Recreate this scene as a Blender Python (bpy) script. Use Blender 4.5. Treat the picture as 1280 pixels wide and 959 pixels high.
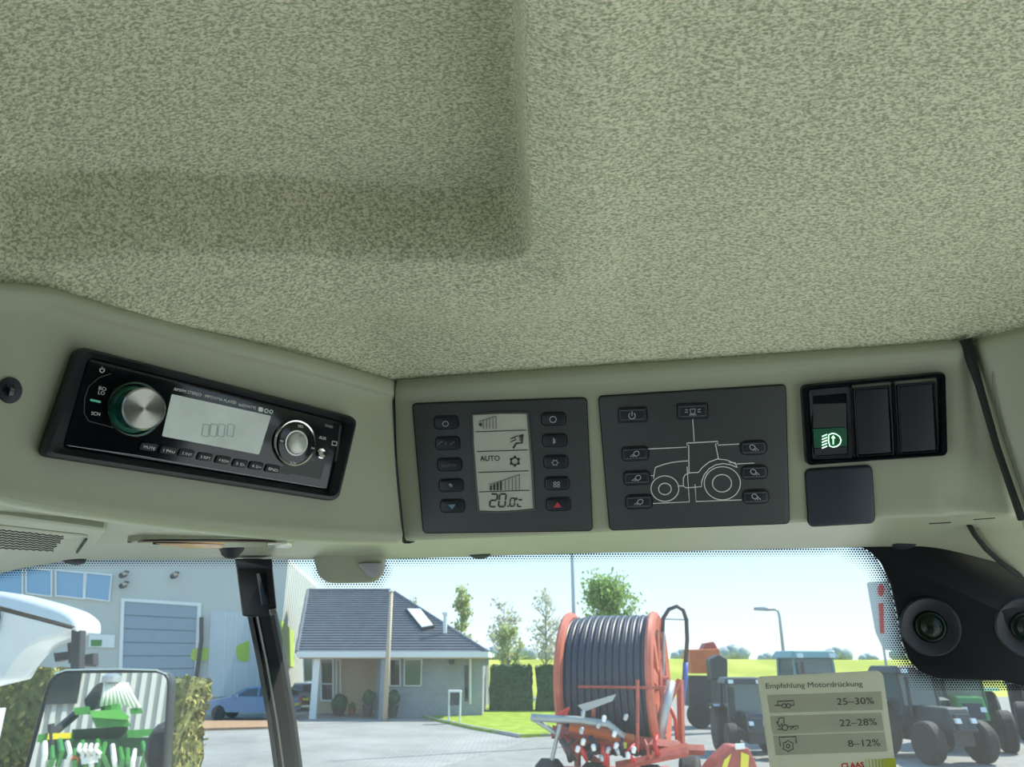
import bpy, bmesh, math, random
import numpy as np
from mathutils import Vector, Matrix

for _o in list(bpy.data.objects): bpy.data.objects.remove(_o)
SC = bpy.context.scene
COL = SC.collection

# ------------------------------------------------------------------ camera
F = 960.0; CX, CY = 640.0, 479.5
PITCH = math.radians(19.8)
CAMZ = 2.6
cam = bpy.data.cameras.new('camera'); camo = bpy.data.objects.new('camera', cam); COL.objects.link(camo)
camo.location = (0, 0, CAMZ); camo.rotation_euler = (math.radians(90) + PITCH, 0, 0)
cam.sensor_width = 36; cam.lens = 36 * F / 1280.0
cam.clip_start = 0.02; cam.clip_end = 2000
cam.dof.use_dof = True; cam.dof.focus_distance = 0.60; cam.dof.aperture_fstop = 24
SC.camera = camo

# ------------------------------------------------------------------ world, sun, exposure
SC.view_settings.view_transform = 'Standard'; SC.view_settings.look = 'None'
SC.view_settings.gamma = 1; SC.view_settings.exposure = 0.90
SC.view_settings.use_curve_mapping = False
W_ = bpy.data.worlds.new('sky'); SC.world = W_; W_.use_nodes = True
nt = W_.node_tree; nt.nodes.clear()
_o = nt.nodes.new('ShaderNodeOutputWorld'); _b = nt.nodes.new('ShaderNodeBackground')
_g = nt.nodes.new('ShaderNodeTexCoord'); _s = nt.nodes.new('ShaderNodeSeparateXYZ'); _r = nt.nodes.new('ShaderNodeValToRGB')
nt.links.new(_g.outputs['Generated'], _s.inputs[0]); nt.links.new(_s.outputs['Z'], _r.inputs[0])
nt.links.new(_r.outputs[0], _b.inputs[0]); nt.links.new(_b.outputs[0], _o.inputs[0])
cr = _r.color_ramp
cr.elements[0].position = 0.0; cr.elements[0].color = (0.62, 0.74, 0.77, 1)
cr.elements[1].position = 1.0; cr.elements[1].color = (0.16, 0.33, 0.62, 1)
e = cr.elements.new(0.07); e.color = (0.52, 0.68, 0.76, 1)
e = cr.elements.new(0.16); e.color = (0.37, 0.56, 0.71, 1)
e = cr.elements.new(0.45); e.color = (0.25, 0.48, 0.76, 1)
_b.inputs[1].default_value = 1.0
sun = bpy.data.lights.new('sun', 'SUN'); suno = bpy.data.objects.new('sun', sun); COL.objects.link(suno)
sun.energy = 4.2; sun.angle = math.radians(0.6); sun.color = (1.0, 0.95, 0.84)
suno.location = (20, 20, 40)
SUNDIR = Vector((0.75, 0.42, 0.95)).normalized()
suno.rotation_euler = SUNDIR.to_track_quat('Z', 'Y').to_euler()

# ------------------------------------------------------------------ helpers
cp, sp = math.cos(PITCH), math.sin(PITCH)
def V3(*a): return np.array(a, float)
def ray(px, py):
    x = (px - CX) / F; y = -(py - CY) / F
    return V3(x, cp - y * sp, sp + y * cp)
ORG = V3(0, 0, CAMZ)
def pt(px, py, d): return ORG + ray(px, py) * d             # point at depth d along the view axis
def wp(px, py, Y): r = ray(px, py); return ORG + r * (Y / r[1])   # point at distance Y in front
def zat(py, Y): return wp(640, py, Y)[2]
def xat(px, Y, py=860): return wp(px, py, Y)[0]
def proj(P):
    q = P - ORG; x = q[..., 0]; d = q[..., 1] * cp + q[..., 2] * sp; u = -q[..., 1] * sp + q[..., 2] * cp
    return CX + F * x / d, CY - F * u / d, d
def c2w(v): return V3(v[0], v[2] * cp - v[1] * sp, v[2] * sp + v[1] * cp)
def nrm(v): return v / np.linalg.norm(v)

class Plane:
    def __init__(s, p, n): s.p = p; s.n = nrm(n)
    def base(s, px, py):
        r = ray(px, py); t = np.dot(s.p - ORG, s.n) / np.dot(r, s.n); return ORG + r * t
    def at(s, px, py, h=0.0): return s.base(px, py) + s.n * h
    def nor(s, px, py): return s.n
class Wind:                                                  # gently curved windscreen
    def yf(s, x, z): return 0.80 - 0.30 * x * x + 0.18 * (CAMZ + 0.1 - z)
    def base(s, px, py):
        r = ray(px, py); t = 0.8
        for _ in range(30):
            P = ORG + r * t; t = t * 0.5 + 0.5 * s.yf(P[0], P[2]) / r[1]
        return ORG + r * t
    def nor(s, px, py):
        P = s.base(px, py); return nrm(V3(-0.6 * P[0], -1, -0.18))
    def at(s, px, py, h=0.0): return s.base(px, py) + s.nor(px, py) * h
PB = Plane(pt(516.7, 505, 0.640), c2w(V3(-.12, -.115, -.986)))
PA = Plane(pt(92, 433, 0.462), c2w(V3(.74, .04, -.67)))
WS = Wind()

# ---- materials
MATS = {}
def mat(name, col, rough=0.5, metal=0.0, bump=0.0, bscale=50.0, var=0.0, vscale=8.0, emit=0.0, spec=0.5, coat=0.0):
    if name in MATS: return MATS[name]
    m = bpy.data.materials.new(name); m.use_nodes = True; t = m.node_tree; b = t.nodes['Principled BSDF']
    b.inputs['Base Color'].default_value = (*col, 1); b.inputs['Roughness'].default_value = rough
    b.inputs['Metallic'].default_value = metal; b.inputs['Specular IOR Level'].default_value = spec
    b.inputs['Coat Weight'].default_value = coat
    tc = t.nodes.new('ShaderNodeTexCoord')
    n = t.nodes.new('ShaderNodeTexNoise'); n.inputs['Scale'].default_value = vscale; n.inputs['Detail'].default_value = 4
    t.links.new(tc.outputs['Object'], n.inputs['Vector'])
    mr = t.nodes.new('ShaderNodeValToRGB'); v = max(var, 0.02)
    mr.color_ramp.elements[0].position = .3; mr.color_ramp.elements[1].position = .7
    mr.color_ramp.elements[0].color = (*[c * (1 - v) for c in col], 1); mr.color_ramp.elements[1].color = (*[min(1, c * (1 + v)) for c in col], 1)
    t.links.new(n.outputs[0], mr.inputs[0]); t.links.new(mr.outputs[0], b.inputs['Base Color'])
    if bump:
        n2 = t.nodes.new('ShaderNodeTexNoise'); n2.inputs['Scale'].default_value = bscale; n2.inputs['Detail'].default_value = 2
        t.links.new(tc.outputs['Object'], n2.inputs['Vector'])
        bp = t.nodes.new('ShaderNodeBump'); bp.inputs['Strength'].default_value = bump; bp.inputs['Distance'].default_value = 0.5 / bscale
        t.links.new(n2.outputs[0], bp.inputs['Height']); t.links.new(bp.outputs[0], b.inputs['Normal'])
    if emit:
        b.inputs['Emission Color'].default_value = (*col, 1); b.inputs['Emission Strength'].default_value = emit
    MATS[name] = m; return m
def ramp_mat(name, c0, c1, p0, p1, scale, rough=0.9, bump=0.4, kind='noise', stretch=(1, 1, 1), dist=0.001):
    m = bpy.data.materials.new(name); m.use_nodes = True; t = m.node_tree; b = t.nodes['Principled BSDF']
    b.inputs['Roughness'].default_value = rough; b.inputs['Specular IOR Level'].default_value = 0.2
    tc = t.nodes.new('ShaderNodeTexCoord'); mp = t.nodes.new('ShaderNodeMapping'); mp.inputs['Scale'].default_value = stretch
    t.links.new(tc.outputs['Object'], mp.inputs[0])
    n = t.nodes.new('ShaderNodeTexNoise'); n.inputs['Scale'].default_value = scale; n.inputs['Detail'].default_value = 1.5; n.inputs['Distortion'].default_value = 0.6
    t.links.new(mp.outputs[0], n.inputs['Vector'])
    r = t.nodes.new('ShaderNodeValToRGB'); r.color_ramp.elements[0].position = p0; r.color_ramp.elements[1].position = p1
    r.color_ramp.elements[0].color = (*c0, 1); r.color_ramp.elements[1].color = (*c1, 1)
    t.links.new(n.outputs[0], r.inputs[0]); t.links.new(r.outputs[0], b.inputs['Base Color'])
    bp = t.nodes.new('ShaderNodeBump'); bp.inputs['Strength'].default_value = bump; bp.inputs['Distance'].default_value = dist
    t.links.new(r.outputs[0], bp.inputs['Height']); t.links.new(bp.outputs[0], b.inputs['Normal'])
    MATS[name] = m; return m
def brick_mat(name, c1, c2, mortar, scale, rough=0.85, ms=0.03, w=0.5, h=0.25, axis='xz'):
    m = bpy.data.materials.new(name); m.use_nodes = True; t = m.node_tree; b = t.nodes['Principled BSDF']; b.inputs['Roughness'].default_value = rough
    tc = t.nodes.new('ShaderNodeTexCoord'); br = t.nodes.new('ShaderNodeTexBrick')
    s = t.nodes.new('ShaderNodeSeparateXYZ'); c = t.nodes.new('ShaderNodeCombineXYZ')
    t.links.new(tc.outputs['Object'], s.inputs[0])
    t.links.new(s.outputs['X'], c.inputs[0]); t.links.new(s.outputs['Z' if axis == 'xz' else 'Y'], c.inputs[1]); t.links.new(c.outputs[0], br.inputs['Vector'])
    br.inputs['Color1'].default_value = (*c1, 1); br.inputs['Color2'].default_value = (*c2, 1); br.inputs['Mortar'].default_value = (*mortar, 1)
    br.inputs['Scale'].default_value = scale; br.inputs['Mortar Size'].default_value = ms; br.inputs['Brick Width'].default_value = w; br.inputs['Row Height'].default_value = h
    n = t.nodes.new('ShaderNodeTexNoise'); n.inputs['Scale'].default_value = .35; n.inputs['Detail'].default_value = 6; t.links.new(tc.outputs['Object'], n.inputs['Vector'])
    rr = t.nodes.new('ShaderNodeValToRGB'); rr.color_ramp.elements[0].color = (.78, .78, .78, 1); rr.color_ramp.elements[1].color = (1.1, 1.1, 1.1, 1)
    rr.color_ramp.elements[0].position = .35; rr.color_ramp.elements[1].position = .65
    t.links.new(n.outputs[0], rr.inputs[0]); mx = t.nodes.new('ShaderNodeMixRGB'); mx.blend_type = 'MULTIPLY'; mx.inputs[0].default_value = 1
    t.links.new(br.outputs[0], mx.inputs[1]); t.links.new(rr.outputs[0], mx.inputs[2]); t.links.new(mx.outputs[0], b.inputs['Base Color'])
    MATS[name] = m; return m
def glass_mat(name, tint, refl=0.5, rough=0.0, ior=1.45, haze=0.0):
    m = bpy.data.materials.new(name); m.use_nodes = True; t = m.node_tree; t.nodes.clear()
    o = t.nodes.new('ShaderNodeOutputMaterial'); tr = t.nodes.new('ShaderNodeBsdfTransparent'); tr.inputs[0].default_value = (*tint, 1)
    gl = t.nodes.new('ShaderNodeBsdfGlossy'); gl.inputs['Roughness'].default_value = rough
    fr = t.nodes.new('ShaderNodeFresnel'); fr.inputs[0].default_value = ior
    mu = t.nodes.new('ShaderNodeMath'); mu.operation = 'MULTIPLY'; mu.inputs[1].default_value = refl
    t.links.new(fr.outputs[0], mu.inputs[0]); mx = t.nodes.new('ShaderNodeMixShader'); t.links.new(mu.outputs[0], mx.inputs[0])
    t.links.new(tr.outputs[0], mx.inputs[1]); t.links.new(gl.outputs[0], mx.inputs[2])
    out = mx
    if haze:                                                  # pale veil mixed into the pane, imitating washed-out reflections
        df = t.nodes.new('ShaderNodeBsdfTranslucent'); df.inputs[0].default_value = (.9, .9, .88, 1)
        tc = t.nodes.new('ShaderNodeTexCoord'); n = t.nodes.new('ShaderNodeTexNoise'); n.inputs['Scale'].default_value = 4
        t.links.new(tc.outputs['Object'], n.inputs['Vector']); m2 = t.nodes.new('ShaderNodeMath'); m2.operation = 'MULTIPLY'; m2.inputs[1].default_value = haze * 2
        t.links.new(n.outputs[0], m2.inputs[0]); mx2 = t.nodes.new('ShaderNodeMixShader')
        t.links.new(m2.outputs[0], mx2.inputs[0]); t.links.new(mx.outputs[0], mx2.inputs[1]); t.links.new(df.outputs[0], mx2.inputs[2]); out = mx2
    t.links.new(out.outputs[0], o.inputs[0]); MATS[name] = m; return m

# ---- objects
def tag(o, label=None, cat=None, group=None, kind=None):
    if label: o['label'] = label
    if cat: o['category'] = cat
    if group: o['group'] = group
    if kind: o['kind'] = kind
    return o
def thing(name, label, cat, loc, group=None):
    o = bpy.data.objects.new(name, None); COL.objects.link(o); o.location = tuple(loc); o.empty_display_size = .05
    return tag(o, label, cat, group)
def root_loc(o):
    v = Vector((0, 0, 0))
    while o is not None: v += o.location; o = o.parent
    return v
class MB:
    def __init__(s): s.v = []; s.f = []
    def add(s, vs, fs):
        k = len(s.v); s.v += [tuple(map(float, a)) for a in vs]; s.f += [tuple(i + k for i in f) for f in fs]; return s
    def box(s, c, d, R=None):
        c = V3(*c); d = V3(*d) / 2; vs = []
        for i in (-1, 1):
            for j in (-1, 1):
                for k in (-1, 1):
                    q = V3(i * d[0], j * d[1], k * d[2])
                    if R is not None: q = np.array(R @ Vector(q))
                    vs.append(c + q)
        return s.add(vs, [(0, 1, 3, 2), (4, 6, 7, 5), (0, 4, 5, 1), (2, 3, 7, 6), (0, 2, 6, 4), (1, 5, 7, 3)])
    def quadbox(s, a, b, c, d, th):                           # slab from 4 corners, thickness vector th
        vs = [a, b, c, d] + [V3(*p) + th for p in (a, b, c, d)]
        return s.add(vs, [(0, 1, 2, 3), (7, 6, 5, 4), (0, 4, 5, 1), (1, 5, 6, 2), (2, 6, 7, 3), (3, 7, 4, 0)])
    def tube(s, pts, r, n=8, caps=True, closed=False):
        pts = [V3(*p) for p in pts]; N = len(pts); rs = r if hasattr(r, '__len__') else [r] * N
        up = V3(0, 0, 1); vs = []; prev = None
        for i in range(N):
            if closed: t = pts[(i + 1) % N] - pts[i - 1]
            else: t = pts[min(i + 1, N - 1)] - pts[max(i - 1, 0)]
            t = nrm(t)
            if prev is None:
                a = np.cross(t, up)
                if np.linalg.norm(a) < .1: a = np.cross(t, V3(1, 0, 0))
            else: a = prev - t * np.dot(prev, t)
            a = nrm(a); prev = a; b = np.cross(t, a)
            for k in range(n):
                th = 2 * math.pi * k / n; vs.append(pts[i] + rs[i] * (math.cos(th) * a + math.sin(th) * b))
        fs = []
        for i in range(N if closed else N - 1):
            j = (i + 1) % N
            for k in range(n): fs.append((i * n + k, i * n + (k + 1) % n, j * n + (k + 1) % n, j * n + k))
        if caps and not closed: fs.append(tuple(range(n))[::-1]); fs.append(tuple((N - 1) * n + k for k in range(n)))
        return s.add(vs, fs)
    def lathe(s, c, ax, prof, n=32, a0=None):                 # prof: list of (radius, distance along ax)
        ax = nrm(V3(*ax)); c = V3(*c)
        a = np.cross(ax, V3(0, 0, 1))
        if np.linalg.norm(a) < .1: a = np.cross(ax, V3(1, 0, 0))
        a = nrm(a); b = np.cross(ax, a); vs = []
        for (r, h) in prof:
            for k in range(n):
                th = 2 * math.pi * k / n; vs.append(c + ax * h + r * (math.cos(th) * a + math.sin(th) * b))
        fs = [(i * n + k, i * n + (k + 1) % n, (i + 1) * n + (k + 1) % n, (i + 1) * n + k) for i in range(len(prof) - 1) for k in range(n)]
        if prof[0][0] > 1e-6: fs.append(tuple(range(n))[::-1])
        if prof[-1][0] > 1e-6: fs.append(tuple((len(prof) - 1) * n + k for k in range(n)))
        return s.add(vs, fs)
    def prism(s, S, poly, h0, h1, bev=0.0):                   # poly in surface pixels, raised from h0 to h1
        n = len(poly); dep = np.linalg.norm(S.base(*poly[0]) - ORG); pxb = bev * F / dep
        r0 = [S.at(x, y, h0) for x, y in poly]; rings = [r0]
        if bev:
            rings.append([S.at(x, y, h1 - bev) for x, y in poly])
            i1 = offset(poly, pxb * .35); rings.append([S.at(x, y, h1 - bev * .3) for x, y in i1])
            i2 = offset(poly, pxb); rings.append([S.at(x, y, h1) for x, y in i2])
        else: rings.append([S.at(x, y, h1) for x, y in poly])
        vs = [p for r in rings for p in r]; m = len(rings)
        fs = [(i * n + k, i * n + (k + 1) % n, (i + 1) * n + (k + 1) % n, (i + 1) * n + k) for i in range(m - 1) for k in range(n)]
        fs.append(tuple((m - 1) * n + k for k in range(n))); fs.append(tuple(range(n))[::-1])
        return s.add(vs, fs)
    def frame(s, S, prof):                                    # prof: list of (poly, h), all polys same count
        n = len(prof[0][0]); vs = [S.at(x, y, h) for p, h in prof for x, y in p]; m = len(prof)
        fs = [(i * n + k, i * n + (k + 1) % n, (i + 1) * n + (k + 1) % n, (i + 1) * n + k) for i in range(m - 1) for k in range(n)]
        return s.add(vs, fs)
    def stroke(s, S, pts, w, h=0.0005, closed=False, th=0.0003):
        N = len(pts); L = []; R = []
        for i in range(N):
            a = pts[i - 1] if (closed or i > 0) else pts[i]; b = pts[(i + 1) % N] if (closed or i < N - 1) else pts[i]
            dx, dy = b[0] - a[0], b[1] - a[1]; l = math.hypot(dx, dy) or 1; nx, ny = -dy / l * w / 2, dx / l * w / 2
            L.append((pts[i][0] + nx, pts[i][1] + ny)); R.append((pts[i][0] - nx, pts[i][1] - ny))
        vs = [S.at(x, y, h) for x, y in L] + [S.at(x, y, h) for x, y in R] + [S.at(x, y, h - th) for x, y in L] + [S.at(x, y, h - th) for x, y in R]
        fs = []
        for i in range(N if closed else N - 1):
            j = (i + 1) % N; fs += [(i, j, N + j, N + i), (2 * N + i, i, j, 2 * N + j)[::1], (N + i, N + j, 3 * N + j, 3 * N + i)]
        return s.add(vs, fs)
    def build(s, name, m, parent=None, smooth=False, label=None, recalc=True, solid=0, bevel=0):
        me = bpy.data.meshes.new(name)
        off = root_loc(parent) if parent is not None else (sum((Vector(v) for v in s.v[:200]), Vector()) / max(1, min(200, len(s.v))))
        me.from_pydata([tuple(Vector(v) - off) for v in s.v], [], s.f)
        if recalc:
            bm = bmesh.new(); bm.from_mesh(me); bmesh.ops.recalc_face_normals(bm, faces=bm.faces); bm.to_mesh(me); bm.free()
        if smooth:
            me.shade_smooth()
            if smooth != 'all': me.set_sharp_from_angle(angle=math.radians(38))
        me.materials.append(m if not isinstance(m, str) else MATS[m])
        o = bpy.data.objects.new(name, me); COL.objects.link(o)
        if parent is not None: o.parent = parent
        else: o.location = off
        if bevel:
            b = o.modifiers.new('bevel', 'BEVEL'); b.width = bevel; b.segments = 2; b.limit_method = 'ANGLE'
        if solid:
            q = o.modifiers.new('solid', 'SOLIDIFY'); q.thickness = solid; q.offset = 0
        if label: o['label'] = label
        return o
def offset(poly, d):
    n = len(poly); A = sum(poly[i][0] * poly[(i + 1) % n][1] - poly[(i + 1) % n][0] * poly[i][1] for i in range(n)); sg = 1 if A > 0 else -1; out = []
    for i in range(n):
        a, b, c = poly[i - 1], poly[i], poly[(i + 1) % n]
        def un(p, q):
            dx, dy = q[0] - p[0], q[1] - p[1]; l = math.hypot(dx, dy) or 1e-9; return (-dy / l * sg, dx / l * sg)
        n1, n2 = un(a, b), un(b, c); mx, my = n1[0] + n2[0], n1[1] + n2[1]; l = mx * mx + my * my
        k = 2 * d / max(l, .5); out.append((b[0] + mx * k * 1.0, b[1] + my * k))
    return out
def rq(q, r, n=5):                                            # polygon with rounded corners
    out = []; m = len(q); rr = r if hasattr(r, '__len__') else [r] * m
    for i in range(m):
        a, b, c = q[i - 1], q[i], q[(i + 1) % m]; R = rr[i]
        la = math.hypot(a[0] - b[0], a[1] - b[1]); lc = math.hypot(c[0] - b[0], c[1] - b[1]); R = min(R, la * .48, lc * .48)
        p = (b[0] + (a[0] - b[0]) / la * R, b[1] + (a[1] - b[1]) / la * R); s = (b[0] + (c[0] - b[0]) / lc * R, b[1] + (c[1] - b[1]) / lc * R)
        for k in range(n + 1):
            t = k / n; out.append(((1 - t) ** 2 * p[0] + 2 * t * (1 - t) * b[0] + t * t * s[0], (1 - t) ** 2 * p[1] + 2 * t * (1 - t) * b[1] + t * t * s[1]))
    return out
def ell(cx, cy, rx, ry=None, n=32, rot=0):
    ry = ry or rx; o = []
    for k in range(n):
        t = 2 * math.pi * k / n; x, y = rx * math.cos(t), ry * math.sin(t); o.append((cx + x * math.cos(rot) - y * math.sin(rot), cy + x * math.sin(rot) + y * math.cos(rot)))
    return o
def arc(cx, cy, r, a0, a1, n=12, ry=None):
    ry = ry or r
    return [(cx + r * math.cos(math.radians(a0 + (a1 - a0) * k / n)), cy + ry * math.sin(math.radians(a0 + (a1 - a0) * k / n))) for k in range(n + 1)]
def text(S, s, p0, p1, hpx, m, parent, h=0.001, name='lettering', fit=True, label=None, bold=0):
    cu = bpy.data.curves.new('t', 'FONT'); cu.body = s; cu.size = 1; cu.extrude = 0.0; cu.resolution_u = 3; cu.offset = bold
    ob = bpy.data.objects.new('t', cu); me = bpy.data.meshes.new_from_object(ob)
    bpy.data.objects.remove(ob)
    xs = [v.co.x for v in me.vertices]; x0, x1 = min(xs), max(xs)
    A = S.at(*p0, h); B = S.at(*p1, h); n = S.nor(*p0); X = B - A; Wd = np.linalg.norm(X); X = X / Wd; Y = np.cross(n, X); Y = nrm(Y)
    dep = np.dot(A - ORG, c2w(V3(0, 0, 1))); sy = hpx / F * dep / 0.72
    sx = Wd / (x1 - x0) if fit else sy
    off = V3(*root_loc(parent))
    for v in me.vertices:
        q = A + X * (v.co.x - x0) * sx + Y * v.co.y * sy - off; v.co = Vector(q)
    me.materials.append(MATS[m]); o = bpy.data.objects.new(name, me); COL.objects.link(o); o.parent = parent
    if label: o['label'] = label
    return o
def zmap(ox, oy, sc): return lambda *p: [(ox + x / sc, oy + y / sc) for x, y in p]
def cat(P, t):                                                # catmull-rom through P at t in 0..len-1
    n = len(P); i = min(int(t), n - 2); u = t - i
    p0 = P[i - 1] if i > 0 else 2 * P[0] - P[1]; p1 = P[i]; p2 = P[i + 1]; p3 = P[i + 2] if i + 2 < n else 2 * P[-1] - P[-2]
    return .5 * (2 * p1 + (p2 - p0) * u + (2 * p0 - 5 * p1 + 4 * p2 - p3) * u * u + (3 * p1 - p0 - 3 * p2 + p3) * u ** 3)
def loft(mb, rails, nu, nv, crv=True):
    R = [[cat(r, (len(r) - 1) * k / nu) for k in range(nu + 1)] for r in rails]
    rows = []
    M = len(R) - 1
    for j in range(nv * M + 1):
        t = j / nv
        if crv: rows.append([cat([R[q][k] for q in range(M + 1)], t) for k in range(nu + 1)])
        else:
            i = min(int(t), M - 1); u = t - i; rows.append([R[i][k] * (1 - u) + R[i + 1][k] * u for k in range(nu + 1)])
    w = nu + 1; vs = [p for r in rows for p in r]
    fs = [(j * w + k, j * w + k + 1, (j + 1) * w + k + 1, (j + 1) * w + k) for j in range(len(rows) - 1) for k in range(nu)]
    mb.add(vs, fs); return rows

# ------------------------------------------------------------------ materials
PLAST = (0.395, 0.412, 0.295)
mat('console_plastic', PLAST, .42, bump=.12, bscale=900, var=.04, vscale=6, spec=.4)
mat('seam_dark', (.012, .013, .012), .7)
mat('black_plastic', (.012, .013, .016), .42, bump=.1, bscale=700)
mat('gloss_black', (.006, .007, .009), .12, spec=.6)
mat('switch_black', (.018, .021, .028), .55, bump=.15, bscale=900)
mat('panel_grey', (.062, .070, .068), .48, bump=.1, bscale=900, var=.05)
mat('button_dark', (.022, .026, .032), .4)
mat('frame_grey', (.10, .11, .105), .4)
mat('white_print', (.85, .87, .80), .6)
mat('grey_print', (.17, .18, .18), .6)
mat('dim_print', (.42, .45, .50), .6)
mat('lcd_light', (.62, .63, .52), .25, var=.03)
mat('lcd_radio', (.72, .80, .74), .12, var=.12, vscale=30, coat=.6)
mat('lcd_segment', (.055, .06, .055), .5)
mat('lcd_faint', (.24, .25, .21), .5)
mat('chrome', (.75, .76, .72), .16, metal=1)
mat('brushed_metal', (.42, .42, .39), .30, metal=1, bump=.06, bscale=300)
mat('knob_green', (.01, .12, .075), .25, coat=.5)
mat('red_print', (.62, .06, .09), .5)
mat('blue_print', (.16, .30, .42), .5)
mat('lit_green', (.02, .12, .06), .3)
mat('lit_symbol', (.62, 1.0, .72), .5, emit=.9)
mat('amber_lens', (.95, .47, .12), .2, spec=.8)  # amber lens, colour pushed vivid to carry its reflected sun glow
mat('clear_lens', (.62, .62, .50), .2, spec=.8)
mat('silver_button', (.55, .58, .50), .35, metal=.3)
mat('card_face', (.82, .79, .64), .5, var=.02)
mat('card_band', (.68, .67, .53), .5, var=.03)
def translucent(m, k):
    t = m.node_tree; b = t.nodes['Principled BSDF']; o = [n for n in t.nodes if n.type == 'OUTPUT_MATERIAL'][0]; tr = t.nodes.new('ShaderNodeBsdfTranslucent'); mx = t.nodes.new('ShaderNodeMixShader'); mx.inputs[0].default_value = k
    src = b.inputs['Base Color'].links[0].from_socket; t.links.new(src, tr.inputs[0]); t.links.new(b.outputs[0], mx.inputs[1]); t.links.new(tr.outputs[0], mx.inputs[2]); t.links.new(mx.outputs[0], o.inputs[0])
translucent(MATS['card_face'], .5); translucent(MATS['card_band'], .5)
mat('card_ink', (.07, .07, .06), .6)
mat('card_red', (.55, .03, .02), .5)
mat('card_lime', (.42, .45, .03), .5)
mat('frit_black', (.006, .007, .009), .35)
mat('lens_dark', (.006, .016, .009), .25, spec=.3)
mat('rubber', (.014, .014, .015), .75, bump=.2, bscale=40)
glass_mat('windscreen_glass', (.93, .975, .965), 1.0, haze=.035)
ramp_mat('headliner_fabric', (.38, .39, .25), (.84, .83, .60), .34, .62, 560, .95, .6, stretch=(.75, 1.5, 1.0), dist=.0012)

# ------------------------------------------------------------------ headliner (ceiling)
A_top = [(-260, 352), (-120, 348), (0, 352), (60, 358), (110, 372), (250, 410), (400, 448), (465, 467), (497, 474)]
B_top = [(497, 474), (560, 469), (660, 462), (760, 455), (880, 447), (1010, 438), (1110, 431), (1205, 424)]
C_top = [(1205, 424), (1240, 415), (1280, 405), (1400, 372), (1560, 325)]
dA = lambda x, y: proj(PA.base(x, y))[2]
dB = lambda x, y: proj(PB.base(x, y))[2]
dC = lambda x, y: dB(1205, y) * (1 - .00055 * (x - 1205))
front = [pt(x, y + 9, dA(x, y) + .010) for x, y in A_top[:-1]] + [pt(x, y + 9, dB(x, y) + .010) for x, y in B_top] + [pt(x, y + 9, dC(x, y) + .010) for x, y in C_top[1:]]
NS, NT = 640, 460
S_ = np.array([cat(front, (len(front) - 1) * k / NS) for k in range(NS + 1)])
SM_ = S_.copy()
for _ in range(60): SM_[1:-1] = (SM_[:-2] + SM_[1:-1] * 2 + SM_[2:]) / 4
for _ in range(2500): SM_[1:-1] = (SM_[:-2] + SM_[2:]) / 2
ROOFZ = CAMZ + 0.335
g = np.zeros((NT + 1, NS + 1, 3))
for j in range(NT + 1):
    t = (j / NT) ** 1.15
    kk = min(1, t / .25); kk = kk * kk * (3 - 2 * kk); S_t = S_ * (1 - kk) + SM_ * kk
    g[j, :, 0] = S_t[:, 0] * (1 + .55 * t)
    g[j, :, 1] = S_t[:, 1] * (1 - t) + (-.45) * t
    g[j, :, 2] = S_t[:, 2] + (ROOFZ - S_t[:, 2]) * (1 - (1 - t) ** 3.2)
flat = g.reshape(-1, 3); PX, PY, PD = proj(flat)
def onroof(x, y):
    d = (PX - x) ** 2 + (PY - y) ** 2; d[PD < 0.05] = 1e12; return flat[int(np.argmin(d))][:2]
bd = [(647, -260), (650, -120), (653, 0), (656, 120), (659, 200), (662, 250), (664, 285), (655, 305), (632, 316), (600, 319), (500, 318), (420, 315), (350, 311), (270, 309), (200, 311), (130, 316), (60, 322), (0, 329), (-90, 338), (-200, 350), (-330, 370)]
poly = [onroof(x, y) for x, y in bd]
poly = np.array([poly[0] + np.array([0, -.8])] + poly + [poly[-1] + np.array([-.6, -.0])])
A0 = poly[:-1]; B0 = poly[1:]; dist = np.full(len(flat), 1e9); 
ring = np.vstack([poly, [[-3, -3]]])
for a, b in zip(A0, B0):
    ab = b - a; L2 = ab @ ab + 1e-12; tt = np.clip(((flat[:, :2] - a) @ ab) / L2, 0, 1); q = a + tt[:, None] * ab; dist = np.minimum(dist, np.hypot(*(flat[:, :2] - q).T))
ins = np.zeros(len(flat), bool); j = len(ring) - 1
for i in range(len(ring)):
    xi, yi = ring[i]; xj, yj = ring[j]
    c = ((yi > flat[:, 1]) != (yj > flat[:, 1])) & (flat[:, 0] < (xj - xi) * (flat[:, 1] - yi) / (yj - yi + 1e-12) + xi); ins ^= c; j = i
sd = np.where(ins, dist, -dist)
u = np.clip((sd + .001) / .008, 0, 1); step = u * u * (3 - 2 * u)
flat[:, 2] += .050 * step
# padded roll along the outside of the recess
flat[:, 2] -= .012 * np.exp(-((sd + .034) / .030) ** 2) * (1 - step)
# broad soft swell of the padding on the right-hand side
cx_, cy_ = onroof(1010, 250)
flat[:, 2] -= .010 * np.exp(-(((flat[:, 0] - cx_) / .16) ** 2 + ((flat[:, 1] - cy_) / .10) ** 2))
w = NS + 1
mb = MB(); mb.v = [tuple(p) for p in flat]; mb.f = [(a * w + k, a * w + k + 1, (a + 1) * w + k + 1, (a + 1) * w + k) for a in range(NT) for k in range(NS)]
ceil = mb.build('ceiling', 'headliner_fabric', smooth='all', recalc=False); tag(ceil, 'grey-green speckled fabric headliner with a stepped recess', kind='structure')
mat('roof_shell', (.62, .64, .6), .5)
mb = MB(); loft(mb, [[V3(p[0] * 1.04, p[1] + .03, p[2] + .07) for p in front], [V3(p[0] * 1.35, p[1] * .75, ROOFZ + .11) for p in front], [V3(p[0] * 1.56, -.5, ROOFZ + .11) for p in front]], 60, 6)
tag(mb.build('roof_shell', 'roof_shell', smooth='all'), kind='structure')

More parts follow.
